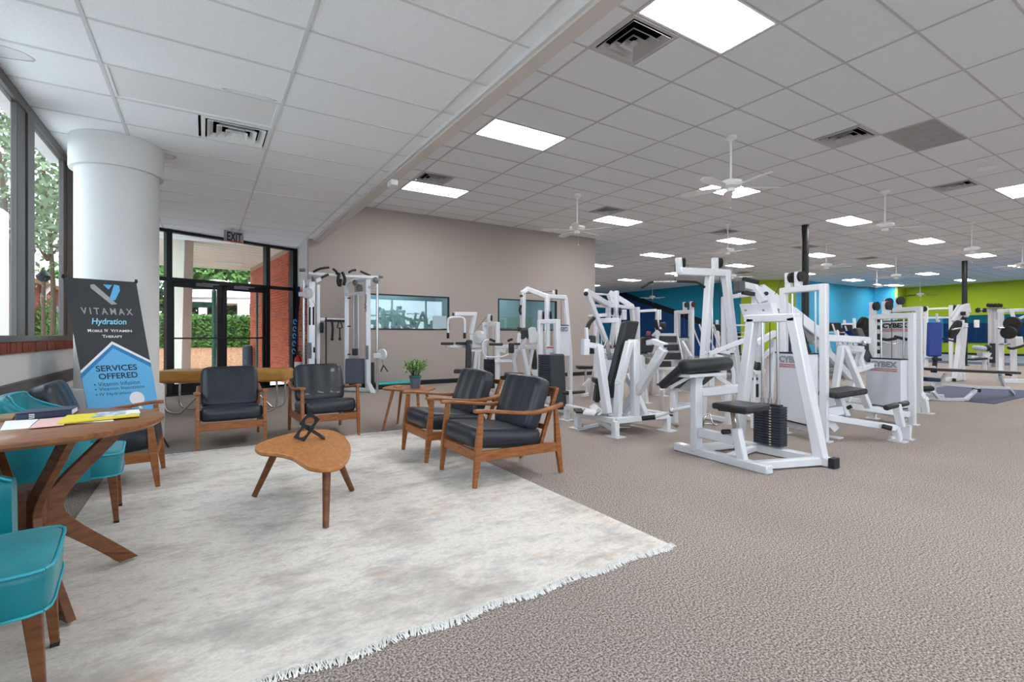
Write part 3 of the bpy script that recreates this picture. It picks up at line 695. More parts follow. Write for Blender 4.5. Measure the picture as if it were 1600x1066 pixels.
# column of the lobby
cc = (-.765, 6.56)
MB().lathe((cc[0], cc[1], 0), [(.352, .6), (.352, 2.84), (.392, 2.84), (.396, 2.86), (.396, ZL+.004)], 56).build('column', STUCCO, smooth=True, kind=None)
co = bpy.data.objects['column']; tag(co, 'round white stucco column beside the window wall', 'column')
MB().lathe((cc[0], cc[1], 0), [(.40, 0), (.40, .60), (.385, .62), (.352, .625)], 40).build('column_base', OFFW, co, smooth=True)
# black steel posts
for k, (p_, rr) in enumerate((((13.06, 6.61), .085), ((24.46, 6.56), .085))):
    m = MB(); m.lathe((p_[0], p_[1], 0), [(rr*1.6, 0), (rr*1.6, .02), (rr, .03), (rr, ZM+.003)], 16); o = m.build('steel_column', BLKSTEEL, smooth=True)
    tag(o, ('black steel column rising behind the white weight machines' if k == 0 else 'black steel column in front of the lime green wall'), 'column')
# ============================================================ ceiling fittings
ORD = ['first', 'second', 'third', 'fourth', 'fifth', 'sixth', 'seventh', 'eighth', 'ninth', 'tenth']
def frame_rect(mb, hx, hy, t, z0, z1):
    mb.box(-hx, hx, -hy, -hy+t, z0, z1); mb.box(-hx, hx, hy-t, hy, z0, z1); mb.box(-hx, -hx+t, -hy+t, hy-t, z0, z1); mb.box(hx-t, hx, -hy+t, hy-t, z0, z1)
lt0 = None
for (X, Y, i, j) in LIGHTS:
    lab = 'lit ceiling panel, %s across from the cream beam, %s' % (ORD[i], {-2: 'two rows behind the camera', -1: 'one row behind the camera'}.get(j, '%s row going deep into the gym' % ORD[max(j, 0)]))
    if lt0 is None:
        t = thing('ceiling_light', lab, 'ceiling light', (X, Y, ZM), 'lit ceiling panels of the gym')
        t.location = (0, 0, 0)
        m = MB(); frame_rect(m, .597, .293, .02, .002, .03); m.build('frame', FIX, t)
        m = MB(); m.box(-.577, .577, -.273, .273, .008, .016); m.build('diffuser', GLOW, t)
        t.location = (X, Y, ZM); lt0 = t
    else: fcopy(lt0, (X, Y, ZM), 0, lab)
# unlit grey panel and lobby unlit fitting
t = thing('ceiling_panel', 'unlit grey panel in the gym ceiling at upper right', 'ceiling panel', (GREYP[0], GREYP[1], ZM))
m = MB(); m.hexa((GREYP[0]-.597, GREYP[1]-.293, ZM+.006), (1.194, 0, 0), (0, .586, 0), (0, 0, .012)); m.build('diffuser', GREYPAN, t)
lx, ly = LGX+.61, LGY+.305
t = thing('lobby_ceiling_light', 'unlit long ceiling light above the round column, lobby side', 'ceiling light', (lx, ly, ZL))
m = MB(); m.hexa((lx-.575, ly-.27, ZL+.012), (1.15, 0, 0), (0, .54, 0), (0, 0, .008)); m.build('diffuser', UNLIT, t)
m = MB(); 
for a in ((lx-.597, lx-.575, ly-.293, ly+.293), (lx+.575, lx+.597, ly-.293, ly+.293), (lx-.575, lx+.575, ly-.293, ly-.27), (lx-.575, lx+.575, ly+.27, ly+.293)): m.box(*a, ZL+.002, ZL+.025)
m.build('frame', FIX, t)
# square louvred diffusers: rings of angled blades
def vent(loc, label, hs=.29, n=3, dark=False):
    t = thing('ceiling_vent', label, 'vent', (0, 0, 0), 'square ceiling vents')
    m = MB(); m.box(-hs, hs, -hs, hs, .05, .06); m.build('duct_opening', DARK, t)
    m = MB(); frame_rect(m, hs+.005, hs+.005, .035, -.002, .012); m.build('frame', GRID_M if not dark else FIX, t)
    for k in range(n):
        r1 = hs-.045-k*.075; r0 = r1-.05; z1, z0 = -.012-.004*k, .035
        mb = MB()
        for s_ in range(4):
            a = s_*pi/2; R = Matrix.Rotation(a, 3, 'Z')
            q = [Vector((-r1, -r1, z1)), Vector((r1, -r1, z1)), Vector((r0, -r0, z0)), Vector((-r0, -r0, z0))]
            q = [R @ v for v in q]; mb.add(q+[v+Vector((0, 0, .006)) for v in q], [(0, 1, 2, 3), (7, 6, 5, 4), (0, 4, 5, 1), (1, 5, 6, 2), (2, 6, 7, 3), (3, 7, 4, 0)])
        mb.build('louvre_ring', GRID_M if not dark else FIX, t)
    m = MB(); m.box(-.035, .035, -.035, .035, -.02, -.008); m.build('centre_plate', GRID_M if not dark else FIX, t)
    t.location = loc; return t
v0 = None
VL = ['square ceiling vent beside the largest lit panel near the beam', 'square ceiling vent touching the lit panel nearest the taupe wall', 'square ceiling vent ahead of the second fan row, in front of a lit panel',
      'square ceiling vent left of the unlit grey panel', 'square ceiling vent upper right beyond the grey panel', 'square ceiling vent behind the tall white lat tower', 'square ceiling vent far off between the small fans',
      'square ceiling vent in the deep gym behind the black column', 'square ceiling vent toward the lime wall', 'square ceiling vent far off above the cyan wall']
for k, (X, Y) in enumerate(VENTS):
    if k == 0: v0 = vent((X, Y, ZM), VL[0])
    else: fcopy(v0, (X, Y, ZM), 0, VL[k])
lv = vent((LGX+.61+.305, LGY+.6096+.305, ZL), 'white louvred vent in the lobby ceiling beside the unlit light', dark=True)
m = MB()
c = P(612, 271, 1); r = ray(612, 271); yy = 1.98/r.x*1; c = Vector((0, 0, EYE))+r*(2.0/r.x)
m.cbox((2.01, c.y, ZL-.085), .09, .16, .07); o = m.build('smoke_detector', FIX, bevel=.01); tag(o, 'small white detector box under the cream beam', 'detector')
for (px, py, lab) in ((1540, 263, 'round white ceiling speaker at the upper right'), (1065, 366, 'round white ceiling disc beyond the large fan')):
    q = Z(px, py, ZM); o = MB().lathe((q.x, q.y, ZM-.02), [(.10, 0), (.13, .012), (.13, .024)], 20).build('ceiling_speaker', FIX, smooth=True); tag(o, lab, 'speaker')
# ceiling fans
def make_fan(bm_):
    t = thing('ceiling_fan', '', 'fan', (0, 0, 0), 'ceiling fans of the gym')
    MB().lathe((0, 0, -.07), [(.03, 0), (.075, .03), (.08, .07)], 18).build('canopy', FANW, t, smooth=True)
    MB().lathe((0, 0, -.62), [(.014, 0), (.014, .58)], 10).build('downrod', FANW, t, smooth=True)
    MB().lathe((0, 0, -.74), [(.06, 0), (.13, .02), (.155, .06), (.15, .09), (.09, .115), (.03, .13)], 28).build('motor', FANW, t, smooth=True)
    MB().lathe((0, 0, -.80), [(.02, 0), (.055, .012), (.06, .05), (.05, .065)], 20).build('switch_housing', FANW, t, smooth=True)
    for k in range(5):
        a = k*2*pi/5; R = Matrix.Translation((0, 0, -.735)) @ Matrix.Rotation(a, 4, 'Z') @ Matrix.Rotation(radians(12), 4, 'X')
        mb = MB(); pr = [(.20, -.045), (.30, -.062), (.60, -.072), (.67, -.06), (.705, -.02), (.705, .02), (.67, .06), (.60, .072), (.30, .062), (.20, .045)]
        mb.prism([R @ Vector((x, y, 0)) for x, y in pr], R.to_3x3() @ Vector((0, 0, .006))); mb.build('blade', bm_, t)
        mb = MB(); mb.prism([R @ Vector((x, y, .005)) for x, y in ((.10, -.018), (.24, -.028), (.24, .028), (.10, .018))], R.to_3x3() @ Vector((0, 0, .008))); mb.build('blade_bracket', FANW, t)
    m = MB(); m.tube([(.04, 0, -.79), (.04, 0, -1.0)], .002, 5); m.lathe((.04, 0, -1.02), [(.008, 0), (.01, .01), (.004, .025)], 8); m.build('pull_chain', FANW, t)
    return t
FANS = [(6.33, 4.22, 40, 'nearest white ceiling fan, large, in front of a lit panel'), (6.33, 7.6, 10, 'white ceiling fan close to the right end of the taupe wall'),
        (11.28, 4.21, 25, 'white ceiling fan right of the black column, second from the camera'), (11.2, 7.55, 60, 'white ceiling fan right above the tall white lat tower'),
        (16.16, 4.2, 5, 'white ceiling fan above the right black column'), (16.1, 7.53, 33, 'white ceiling fan just right of the black column top'),
        (21.0, 7.5, 15, 'small ceiling fan left of the lime wall, over the stack towers'), (21.0, 4.3, 50, 'ceiling fan cut by the right edge of the picture'),
        (16.1, 10.7, 20, 'small white ceiling fan behind the lat tower beam'), (21.15, 18.9, 5, 'distant ceiling fan before the teal and navy mural'),
        (31.5, 10.2, 12, 'dark bladed ceiling fan in front of the lime wall'), (24.4, 9.4, 44, 'dark bladed ceiling fan in front of the cyan wall')]
fw = make_fan(FANW); fb = make_fan(FANB); uw = ub = True
for k, (X, Y, a, lab) in enumerate(FANS):
    src = fb if k >= 10 else fw
    if (k == 0) or (k == 10): src.location = (X, Y, ZM); src.rotation_euler = (0, 0, radians(a)); src['label'] = lab
    else: fcopy(src, (X, Y, ZM), radians(a), lab)

# ============================================================ rug
rg = thing('rug', 'large faded cream and grey rug with white fringe under the seating', 'rug', (.75, 3.7, 0))
RX0, RX1, RY0, RY1 = -.68, 2.16, 1.80, 5.68
m = MB(); nx, ny = 40, 50; vs = []; fs = []
rr = random.Random(3)
for i in range(nx+1):
    for j in range(ny+1):
        x = RX0+(RX1-RX0)*i/nx; y = RY0+(RY1-RY0)*j/ny
        if j == 0: y += .012*sin(i*1.1)+rr.uniform(-.008, .008)
        vs.append((x, y, .007+.0008*sin(i*.9+j*.4)))
for i in range(nx):
    for j in range(ny): a = i*(ny+1)+j; fs.append((a, a+ny+1, a+ny+2, a+1))
m.add(vs, fs); n0 = len(vs)
m.box(RX0, RX1, RY0+.02, RY1, .001, .0055); m.build('pile', RUG, rg)
m = MB()
for (yy, sg_) in ((RY0+.01, -1), (RY1-.005, 1)):
    x = RX0
    while x < RX1:
        L = rr.uniform(.028, .05); dx = rr.uniform(-.02, .02); z = .009+rr.uniform(0, .006); wv = .012*sin((x-RX0)*1.1*nx/(RX1-RX0)); wv = wv if sg_ < 0 else 0
        wq = rr.uniform(.003, .006)
        m.add([(x, yy+wv, z), (x+wq, yy+wv, z), (x+wq+dx, yy+wv+sg_*L, .003), (x+dx, yy+wv+sg_*L, .003), (x+wq/2, yy+wv+sg_*L*.4, z+.004)], [(0, 1, 4), (1, 2, 4), (2, 3, 4), (3, 0, 4)])
        x += .0032
m.build('fringe', mat('fringe_white', 'efecE8'.lower(), .95), rg, kind='stuff')

# ============================================================ mid-century armchairs (front faces -Y in local space)
def make_armchair(label, seed=1):
    t = thing('armchair', label, 'chair', (0, 0, 0), 'teak armchairs with charcoal leather cushions')
    W2 = .30
    for s_ in (-1, 1):
        m = MB(); m.taper((s_*W2, -.375, .27), (s_*W2, -.405, 0), .036, .056, .028, .030); m.taper((s_*W2, -.350, .555), (s_*W2, -.375, .27), .030, .034, .036, .056); m.build('leg', WOOD, t, bevel=.004)
        m = MB(); m.taper((s_*W2, .375, .24), (s_*W2, .405, 0), .036, .055, .028, .034); m.taper((s_*W2, .352, .535), (s_*W2, .375, .24), .028, .028, .036, .055); m.build('leg', WOOD, t, bevel=.004)
        m = MB(); m.bar([(s_*W2, -.37, .232), (s_*W2, .375, .222)], .024, .075); m.build('side_rail', WOOD, t, bevel=.003)
        # paddle arm: wide front, dips, rises to the back
        pts = curve([(s_*(W2+.002), -.405, .574), (s_*(W2+.006), -.30, .570), (s_*(W2+.004), -.05, .536), (s_*W2, .12, .522), (s_*(W2-.002), .28, .536), (s_*(W2-.006), .42, .566)], 4)
        vs = []; fs = []; N = len(pts)
        for i, p in enumerate(pts):
            f_ = i/(N-1); wd_ = .034+.022*max(0, 1-f_*2.2)+.012*max(0, f_-.6); tk = .013+.004*(f_ > .5)
            if i == 0: wd_ *= .75
            for (a, b_) in ((-1, -.6), (-.7, -1), (.7, -1), (1, -.6), (1, .6), (.7, 1), (-.7, 1), (-1, .6)): vs.append((p.x+a*wd_/1.0*.62, p.y, p.z+b_*tk))
        for i in range(N-1):
            for k in range(8): fs.append((i*8+k, i*8+(k+1) % 8, (i+1)*8+(k+1) % 8, (i+1)*8+k))
        fs += [tuple(range(7, -1, -1)), tuple((N-1)*8+k for k in range(8))]
        MB().add(vs, fs).build('arm', WOOD, t, smooth=50)
        m = MB(); m.bar([(s_*.225, .235, .20), (s_*.225, .425, .70)], .026, .034, up=(0, -1, .3)); m.build('back_stile', WOOD, t, bevel=.003)
    m = MB(); m.bar([(-W2, -.380, .232), (W2, -.380, .232)], .024, .075); m.build('front_rail', WOOD, t, bevel=.003)
    m = MB(); m.bar([(-W2, .30, .222), (W2, .30, .222)], .024, .05); m.build('rear_rail', WOOD, t, bevel=.003)
    for f_ in (.35, .62, .95):
        m = MB(); y_, z_ = .235+.19*f_, .20+.5*f_; m.bar([(-.225, y_+.008, z_), (.225, y_+.008, z_)], .018, .045); m.build('back_slat', WOOD, t, bevel=.003)
    M = Matrix.Translation((0, -.08, .330)) @ Matrix.Rotation(radians(-6), 4, 'X'); softbox(MB(), M, .572, .64, .155, 14, 9, .002, seed, .12).build('seat_cushion', LEATHER, t, smooth=80)
    M = Matrix.Translation((0, .205, .575)) @ Matrix.Rotation(radians(70), 4, 'X'); softbox(MB(), M, .56, .46, .135, 26, 7, .0045, seed+5, .10).build('back_cushion', LEATHER, t, smooth=80)
    return t
ac = make_armchair('armchair with charcoal cushions nearest the weight machines, on the rug edge')
ac.location = (2.115, 3.54, .007); ac.rotation_euler = (0, 0, radians(-90))
fcopy(ac, (2.09, 4.42, .007), radians(-90), 'armchair with charcoal cushions between the side table and its nearer twin')
fcopy(ac, (.245, 6.13, 0), radians(0), 'armchair with charcoal cushions facing the camera, left of the pair before the glass doors')
fcopy(ac, (1.19, 6.08, 0), radians(2), 'armchair with charcoal cushions facing the camera, in front of the cable tower')
fcopy(ac, (-.70, 4.86, .007), radians(90), 'armchair with charcoal cushions behind the round table, by the window wall')

# ============================================================ kidney coffee table
ZT = .385
outl = [(398, 699), (408, 706), (432, 708), (455, 713), (470, 722), (483, 729), (505, 732), (528, 729), (541, 720), (547, 709), (548, 697), (543, 687), (533, 678), (515, 671.5), (495, 671.5), (465, 675), (435, 682), (410, 690)]
top = catmull([Z(a, b_, ZT) for a, b_ in outl], 5)
cpt = sum(top, Vector())/len(top)
ct = thing('coffee_table', 'kidney-shaped honey wood coffee table on three splayed legs', 'table', (cpt.x, cpt.y, 0))
m = MB(); m.prism([p-Vector((0, 0, .024)) for p in top], (0, 0, .024)); m.build('tabletop', WOODH, ct, bevel=.004)
m = MB(); m.prism([cpt+(p-cpt)*.985-Vector((0, 0, .028)) for p in top], (0, 0, .004)); m.build('edge_band', WOODL, ct)
for (a, b_) in (((.45, 3.86), (.30, 3.9)), ((.64, 3.16), (.61, 3.04)), ((.76, 3.50), (.92, 3.67))):
    a = Vector((a[0], a[1], .357)); b2 = Vector((b_[0], b_[1], 0.012)); sd_ = (b2-a).cross(Vector((0, 0, 1)))
    m = MB(); m.tube([a, b2], .026, 14, r2=.018); m.build('leg', WOODL, ct, smooth=60)
    m = MB(); m.cbox((a.x, a.y, .352), .13, .035, .012, atan2((b2-a).y, (b2-a).x)); m.build('leg_bracket', BLKSTEEL, ct)
# two interlocked square frames with round holes
def ringplate(mb, M, s_, r, t_):
    n = 32; o_ = []; i_ = []
    for k in range(n):
        a = 2*pi*k/n+pi/4*0; c, d = cos(a), sin(a); q = s_/max(abs(c), abs(d)); o_.append((c*q, d*q)); i_.append((c*r, d*r))
    vs = [M @ Vector((x, y, z)) for z in (-t_/2, t_/2) for (x, y) in o_+i_]; fs = []
    for k in range(n):
        k2 = (k+1) % n; fs += [(k, n+k, n+k2, k2), (2*n+k, 2*n+k2, 3*n+k2, 3*n+k), (k, k2, 2*n+k2, 2*n+k), (n+k, 3*n+k, 3*n+k2, n+k2)]
    return mb.add(vs, fs)
sc = Z(480, 683, ZT)
sp = thing('sculpture', 'black geometric sculpture of crossed square rings on the coffee table', 'ornament', (sc.x, sc.y, ZT))
R0 = Matrix.Rotation(-YAW+radians(8), 4, 'Z')
B1, B2 = Z(475, 690, ZT), Z(506, 686, ZT)
def plate_between(base, topc, s_, r):
    """square ring standing on its edge line through base, leaning to topc"""
    return None
vw = Vector((sin(YAW), cos(YAW), 0)); rtv = Vector((cos(YAW), -sin(YAW), 0))
def Mx(c, x, y):
    x = Vector(x).normalized(); y = Vector(y); y = (y-x*y.dot(x)).normalized(); z = x.cross(y)
    return Matrix(((x.x, y.x, z.x, c.x), (x.y, y.y, z.y, c.y), (x.z, y.z, z.z, c.z), (0, 0, 0, 1)))
def ringq(c4, hole=.68):
    q = [P(*v) for v in c4]; c = sum(q, Vector())/4; ex = ((q[1]-q[0])+(q[2]-q[3]))/4; ey = ((q[3]-q[0])+(q[2]-q[1]))/4; nz = ex.cross(ey).normalized()*.004
    n = 32; o_ = []; i_ = []
    for k in range(n):
        a = 2*pi*k/n; cx_, sy_ = cos(a), sin(a); qq = 1/max(abs(cx_), abs(sy_)); o_.append((cx_*qq, sy_*qq)); i_.append((cx_*hole, sy_*hole))
    vs = [c+ex*x+ey*y+nz*z for z in (-1, 1) for (x, y) in o_+i_]; fs = []
    for k in range(n):
        k2 = (k+1) % n; fs += [(k, n+k, n+k2, k2), (2*n+k, 2*n+k2, 3*n+k2, 3*n+k), (k, k2, 2*n+k2, 2*n+k), (n+k, 3*n+k, 3*n+k2, n+k2)]
    return MB().add(vs, fs)
ringq([(459, 684.2, 3.66), (474, 690.2, 3.53), (491, 668, 3.49), (475, 662, 3.62)]).build('ring', BLKSTEEL, sp)
ringq([(467.5, 663, 3.53), (484, 674.5, 3.53), (500.5, 656, 3.60), (483, 643, 3.60)], .62).build('ring', BLKSTEEL, sp)
ringq([(480, 670.5, 3.50), (508, 687.5, 3.60), (508.5, 684, 3.70), (481, 667, 3.62)], .62).build('ring', BLKSTEEL, sp)

# ============================================================ side table and potted plant
ZS = .50
stp = catmull([(1.86, 5.92, ZS-.022), (2.0, 5.62, ZS-.022), (2.14, 5.36, ZS-.022), (2.32, 5.52, ZS-.022), (2.50, 5.80, ZS-.022), (2.38, 6.05, ZS-.022), (2.16, 6.26, ZS-.022), (1.98, 6.14, ZS-.022)], 4)
st_ = thing('side_table', 'small rounded walnut side table with splayed legs carrying the plant', 'table', (2.17, 5.82, 0))
MB().prism(stp, (0, 0, .022)).build('tabletop', WOOD, st_, bevel=.004)
for a, b_ in (((1.95, 5.82), (1.81, 5.79)), ((2.15, 6.08), (2.13, 6.18)), ((2.16, 5.55), (2.14, 5.42)), ((2.36, 5.80), (2.50, 5.82))):
    m = MB(); m.tube([(a[0], a[1], ZS-.022), (b_[0], b_[1], .002)], .019, 12, r2=.013); m.build('leg', WOOD, st_, smooth=60)
pc = Z(649, 606, ZS)
pl_ = thing('potted_plant', 'small leafy green plant in a dark grey pot on side table', 'plant', (pc.x, pc.y, ZS))
m = MB(); m.lathe((pc.x, pc.y, ZS), [(.052, 0), (.056, .01), (.072, .135), (.067, .135), (.064, .12)], 28); m.build('pot', POTG, pl_, smooth=True)
m = MB(); m.lathe((pc.x, pc.y, ZS+.118), [(.0715, 0), (.077, .008), (.077, .034), (.066, .036), (.064, .01)], 28); m.build('pot_rim', POTT, pl_, smooth=True)
rn = random.Random(5); stm = MB(); lf = MB()
for k in range(34):
    a = rn.uniform(0, 2*pi); r = rn.uniform(.01, .15); h = rn.uniform(.10, .215)
    tip = Vector((pc.x+cos(a)*r, pc.y+sin(a)*r, ZS+.14+h)); b0 = Vector((pc.x+cos(a)*.03, pc.y+sin(a)*.03, ZS+.13))
    stm.tube(curve([b0, (b0+tip)/2+Vector((0, 0, .03)), tip], 2), .0028, 5)
    for q in range(7):
        c = b0.lerp(tip, rn.uniform(.55, 1.05)); dd = Vector((rn.gauss(0, 1), rn.gauss(0, 1), rn.gauss(0, .5))).normalized(); u_ = dd.orthogonal().normalized(); L = rn.uniform(.028, .048); k_ = dd.cross(u_)*.004
        lf.add([c, c+dd*L*.5+u_*L*.34+k_, c+dd*L, c+dd*L*.5-u_*L*.34+k_], [(0, 1, 2, 3)])
stm.build('stems', LEAFD, pl_, kind='stuff'); lf.build('foliage', mat('plant_leaf', '6f9b45', .5, noise=(8, 3, (1, 1, 1), .3, .7), col2='4a7a2e'), pl_, kind='stuff')
q = Z(622, 605, ZS); m = MB(); m.cbox((q.x, q.y, ZS+.006), .10, .06, .010, .4); o = m.build('coaster', WOODH, bevel=.002); tag(o, 'thin wooden coaster on the side table beside the plant', 'coaster')

# ============================================================ round table with curved legs
TC = Vector((-.665, 2.93, 0)); TR = .50; TZ = .762
TC = TC+Vector((0, 0, .0))
rt_ = thing('round_table', 'round walnut table with four curved legs holding books and magazines', 'table', TC)
MB().lathe((TC.x, TC.y, TZ-.028), [(TR-.012, 0), (TR, .012), (TR, .024), (TR-.006, .028)], 72).build('tabletop', WOODT, rt_, smooth=True)
MB().lathe((TC.x, TC.y, TZ-.045), [(.30, 0), (.30, .018)], 32).build('underframe', WOODL, rt_)
for k in range(4):
    a = radians(31+90*k); dr = Vector((cos(a), sin(a), 0)); sd_ = Vector((-sin(a), cos(a), 0))
    mid = [(.40, TZ-.03), (.27, .60), (.16, .49), (.095, .40), (.10, .33), (.17, .25), (.29, .13), (.395, .020)]
    pts = curve([TC+dr*r+Vector((0, 0, z)) for r, z in mid], 6); N = len(pts); vs = []; fs = []
    for i, p in enumerate(pts):
        t_ = (pts[min(i+1, N-1)]-pts[max(i-1, 0)]).normalized(); nn = t_.cross(sd_); f_ = i/(N-1); wd_ = .030+.016*math.exp(-((f_-.52)/.16)**2)
        if i == 0 or i == N-1:
            nn = dr*1.0; wd_ *= 1.35
            if (t_.cross(sd_)).dot(nn) < 0: nn = -nn
        for q_ in ((-.016, -1), (.016, -1), (.016, 1), (-.016, 1)): vs.append(p+sd_*q_[0]+nn*q_[1]*wd_)
    for i in range(N-1):
        for q_ in range(4): fs.append((i*4+q_, i*4+(q_+1) % 4, (i+1)*4+(q_+1) % 4, (i+1)*4+q_))
    fs += [(3, 2, 1, 0), tuple((N-1)*4+q_ for q_ in range(4))]
    MB().add(vs, fs).build('leg', WOODL, rt_, bevel=.003)
MB().lathe((TC.x, TC.y, .30), [(.075, 0), (.08, .02), (.08, .17), (.075, .19)], 20).build('hub', WOODL, rt_, smooth=True)
# books and magazines
def quadprism(name, px4, z0, h, m, lab, cat, zin=None):
    o = MB().prism([Vector((*Z(a, b_, zin or z0+h).xy, z0)) for a, b_ in px4], (0, 0, h)).build(name, m, bevel=.0015); return tag(o, lab, cat)
nb = thing('book', 'thick navy hardback book lying on the round table', 'book', Z(75, 652, TZ))
c0, c1, c2, c3 = [Vector((*Z(a, b_, TZ+.03).xy, 0)) for a, b_ in ((25, 648), (112, 640.5), (123, 635.5), (42, 641))]
c2 = c1+(c3-c0)
for z0, h, mm, nm, ins in ((TZ+.001, .004, BOOKN, 'cover', 0), (TZ+.005, .024, PAPER, 'page_block', 1), (TZ+.029, .004, BOOKN, 'cover', 0)):
    cs = [c0, c1, c2, c3]
    if ins: u_, v_ = (c1-c0).normalized(), (c3-c0).normalized(); cs = [c0+v_*.002+u_*.004, c1-u_*.005+v_*.002, c2-u_*.005-v_*.005, c3-v_*.005+u_*.004]
    MB().prism([p+Vector((0, 0, z0)) for p in cs], (0, 0, h)).build(nm, mm, nb)
MB().prism([c0+Vector((0, 0, TZ+.001)), c1+Vector((0, 0, TZ+.001)), c1+(c3-c0)*.02+Vector((0, 0, TZ+.001)), c0+(c3-c0)*.02+Vector((0, 0, TZ+.001))], (0, 0, .032)).build('spine', BOOKN, nb)
u_ = (c1-c0); n_ = (c0-c3).normalized()
for r_ in range(3):
    m = MB(); m.hexa(c0+u_*.22+n_*.0008+Vector((0, 0, TZ+.006+.008*r_)), u_*.10, n_*.0008, (0, 0, .004)); m.build('title_line', WINK, nb)
quadprism('book', ((-40, 658), (20, 653), (25, 645.5), (-30, 650)), TZ, .012, mat('cloth_brown', '8f7a5c', .7), 'thin pale-paged book at the far left of the round table', 'book')
quadprism('magazine', ((0, 672), (45, 668.5), (60, 655), (8, 658)), TZ, .004, PAPER, 'white leaflet nearest the left picture edge on the round table', 'magazine')
quadprism('magazine', ((45, 669), (100, 664), (108, 651), (62, 655)), TZ+.0042, .003, PINKP, 'pink and white leaflet half under the yellow magazine', 'magazine')
quadprism('magazine', ((96, 662), (178, 657), (172, 650), (104, 655)), TZ+.0001, .004, PAPER, 'white magazine beneath the yellow one', 'magazine')
ym = thing('magazine', 'yellow covered magazine with photo lying on the round table edge', 'magazine', Z(150, 652, TZ))
yc = [Vector((*Z(a, b_, TZ+.014).xy, TZ+.0075)) for a, b_ in ((89, 661), (218, 648.5), (217, 640), (105, 648.5))]
MB().prism(yc, (0, 0, .006)).build('cover', YELP, ym)
a, b_, c, d = yc; up = Vector((0, 0, .0062))
MB().prism([p+up for p in (a.lerp(b_, .36)+(d-a)*.25, b_+(d-a)*.25, c, d.lerp(c, .42))], (0, 0, .0006)).build('cover_photo', PHOTO, ym)
MB().prism([p+up+Vector((0, 0, .0008)) for p in (a.lerp(b_, .80)+(d-a)*.3, b_+(d-a)*.3, c, d.lerp(c, .82))], (0, 0, .0004)).build('cover_label', PAPER, ym)

# ============================================================ teal velvet chairs (face +X in world; local front -Y)
def make_teal(label):
    t = thing('teal_chair', label, 'chair', (0, 0, 0), 'teal velvet barrel chairs')
    SZ = .43
    def rrect(w0, w1, y0, y1, r=.03):   # w at front (y0) and back (y1)
        return catmull([(-w0+r, y0, 0), (w0-r, y0, 0), (w0, y0+r, 0), (w1, y1, 0), (-w1, y1, 0), (-w0, y0+r, 0)], 4)
    fr = [(-.235, -.26), (.235, -.26), (.215, .22), (-.215, .22)]
    m = MB(); nU = 12
    vs = []; fs = []
    def S_(u, v, z): # u,v in -1..1
        y = -.02+v*.245; wd_ = .235-.02*(v+1)/2; return Vector((u*wd_, y, z))
    lv_ = [(SZ-.135, .97), (SZ-.03, 1.0), (SZ-.008, .985), (SZ, .95)]
    n = 10; ring = []
    per = [(-1+2*k/n, -1) for k in range(n)]+[(1, -1+2*k/n) for k in range(n)]+[(1-2*k/n, 1) for k in range(n)]+[(-1, 1-2*k/n) for k in range(n)]
    def rp(u, v, z, s_):
        k = (abs(u)**8+abs(v)**8)**(1/8); return S_(u/k*s_, v/k*s_, z)
    for z, s_ in lv_: vs += [rp(u, v, z, s_) for u, v in per]
    vs += [rp(u, v, SZ+.018, .6) for u, v in per]; vs.append(Vector((0, 0, SZ+.022)))
    P_ = len(per); L_ = len(lv_)+1
    for i in range(L_-1):
        for k in range(P_): fs.append((i*P_+k, i*P_+(k+1) % P_, (i+1)*P_+(k+1) % P_, (i+1)*P_+k))
    for k in range(P_): fs.append(((L_-1)*P_+k, (L_-1)*P_+(k+1) % P_, L_*P_))
    fs.append(tuple(range(P_-1, -1, -1)))
    m.add(vs, fs); m.build('seat', TEAL, t, smooth=50)
    m = MB(); m.tube([rp(u, v, SZ-.004, 1.003) for u, v in per]+[rp(*per[0], SZ-.004, 1.003)], .005, 6, caps=False); m.build('piping', PIPING, t, smooth=True)
    m = MB(); m.tube([rp(u, v, SZ-.132, .985) for u, v in per]+[rp(*per[0], SZ-.132, .985)], .005, 6, caps=False); m.build('piping', PIPING, t, smooth=True)
    # wrap-around back
    path = curve([(-.268, -.12, 0), (-.285, .08, 0), (-.25, .235, 0), (-.13, .29, 0), (0, .30, 0), (.13, .29, 0), (.25, .235, 0), (.285, .08, 0), (.268, -.12, 0)], 4)
    N = len(path); vs = []; fs = []; topl = []
    for i, p in enumerate(path):
        tdir = (path[min(i+1, N-1)]-path[max(i-1, 0)]).normalized(); nn = Vector((tdir.y, -tdir.x, 0)); f_ = abs(i/(N-1)-.5)*2
        ht = .80 if f_ < .42 else .80-(.80-.62)*((f_-.42)/.58)**.9; bt = .30
        prof_ = [(-.022, bt), (.022, bt), (.030, bt+.1), (.030, ht-.03), (.018, ht-.005), (0, ht), (-.018, ht-.005), (-.030, ht-.03), (-.030, bt+.1)]
        for o_, z in prof_: vs.append(Vector((p.x, p.y, 0))+nn*(o_+.05*max(0, z-.4)*(1 if 1 else 0))+Vector((0, 0, z)))
        topl.append(Vector((p.x, p.y, ht-.002))+nn*(.030+.05*(ht-.4)*1))
    K = 9
    for i in range(N-1):
        for k in range(K): fs.append((i*K+k, i*K+(k+1) % K, (i+1)*K+(k+1) % K, (i+1)*K+k))
    fs += [tuple(range(K-1, -1, -1)), tuple((N-1)*K+k for k in range(K))]
    m = MB(); m.add(vs, fs); m.build('backrest', TEAL, t, smooth=50)
    m = MB(); m.tube(topl, .005, 6); m.build('piping', PIPING, t, smooth=True)
    for (x, y, x2, y2) in ((-.19, -.215, -.18, -.235), (.19, -.215, .18, -.235), (-.18, .2, -.19, .25), (.18, .2, .19, .25)):
        m = MB(); m.taper((x, y, SZ-.13), (x2, y2, .012), .045, .045, .024, .024); lg = m.build('leg', WOODL, t, bevel=.003)
        m = MB(); m.taper((x2, y2, .014), (x2, y2, 0), .026, .026, .026, .026); m.build('leg_tip', RUBBER, lg)
    return t
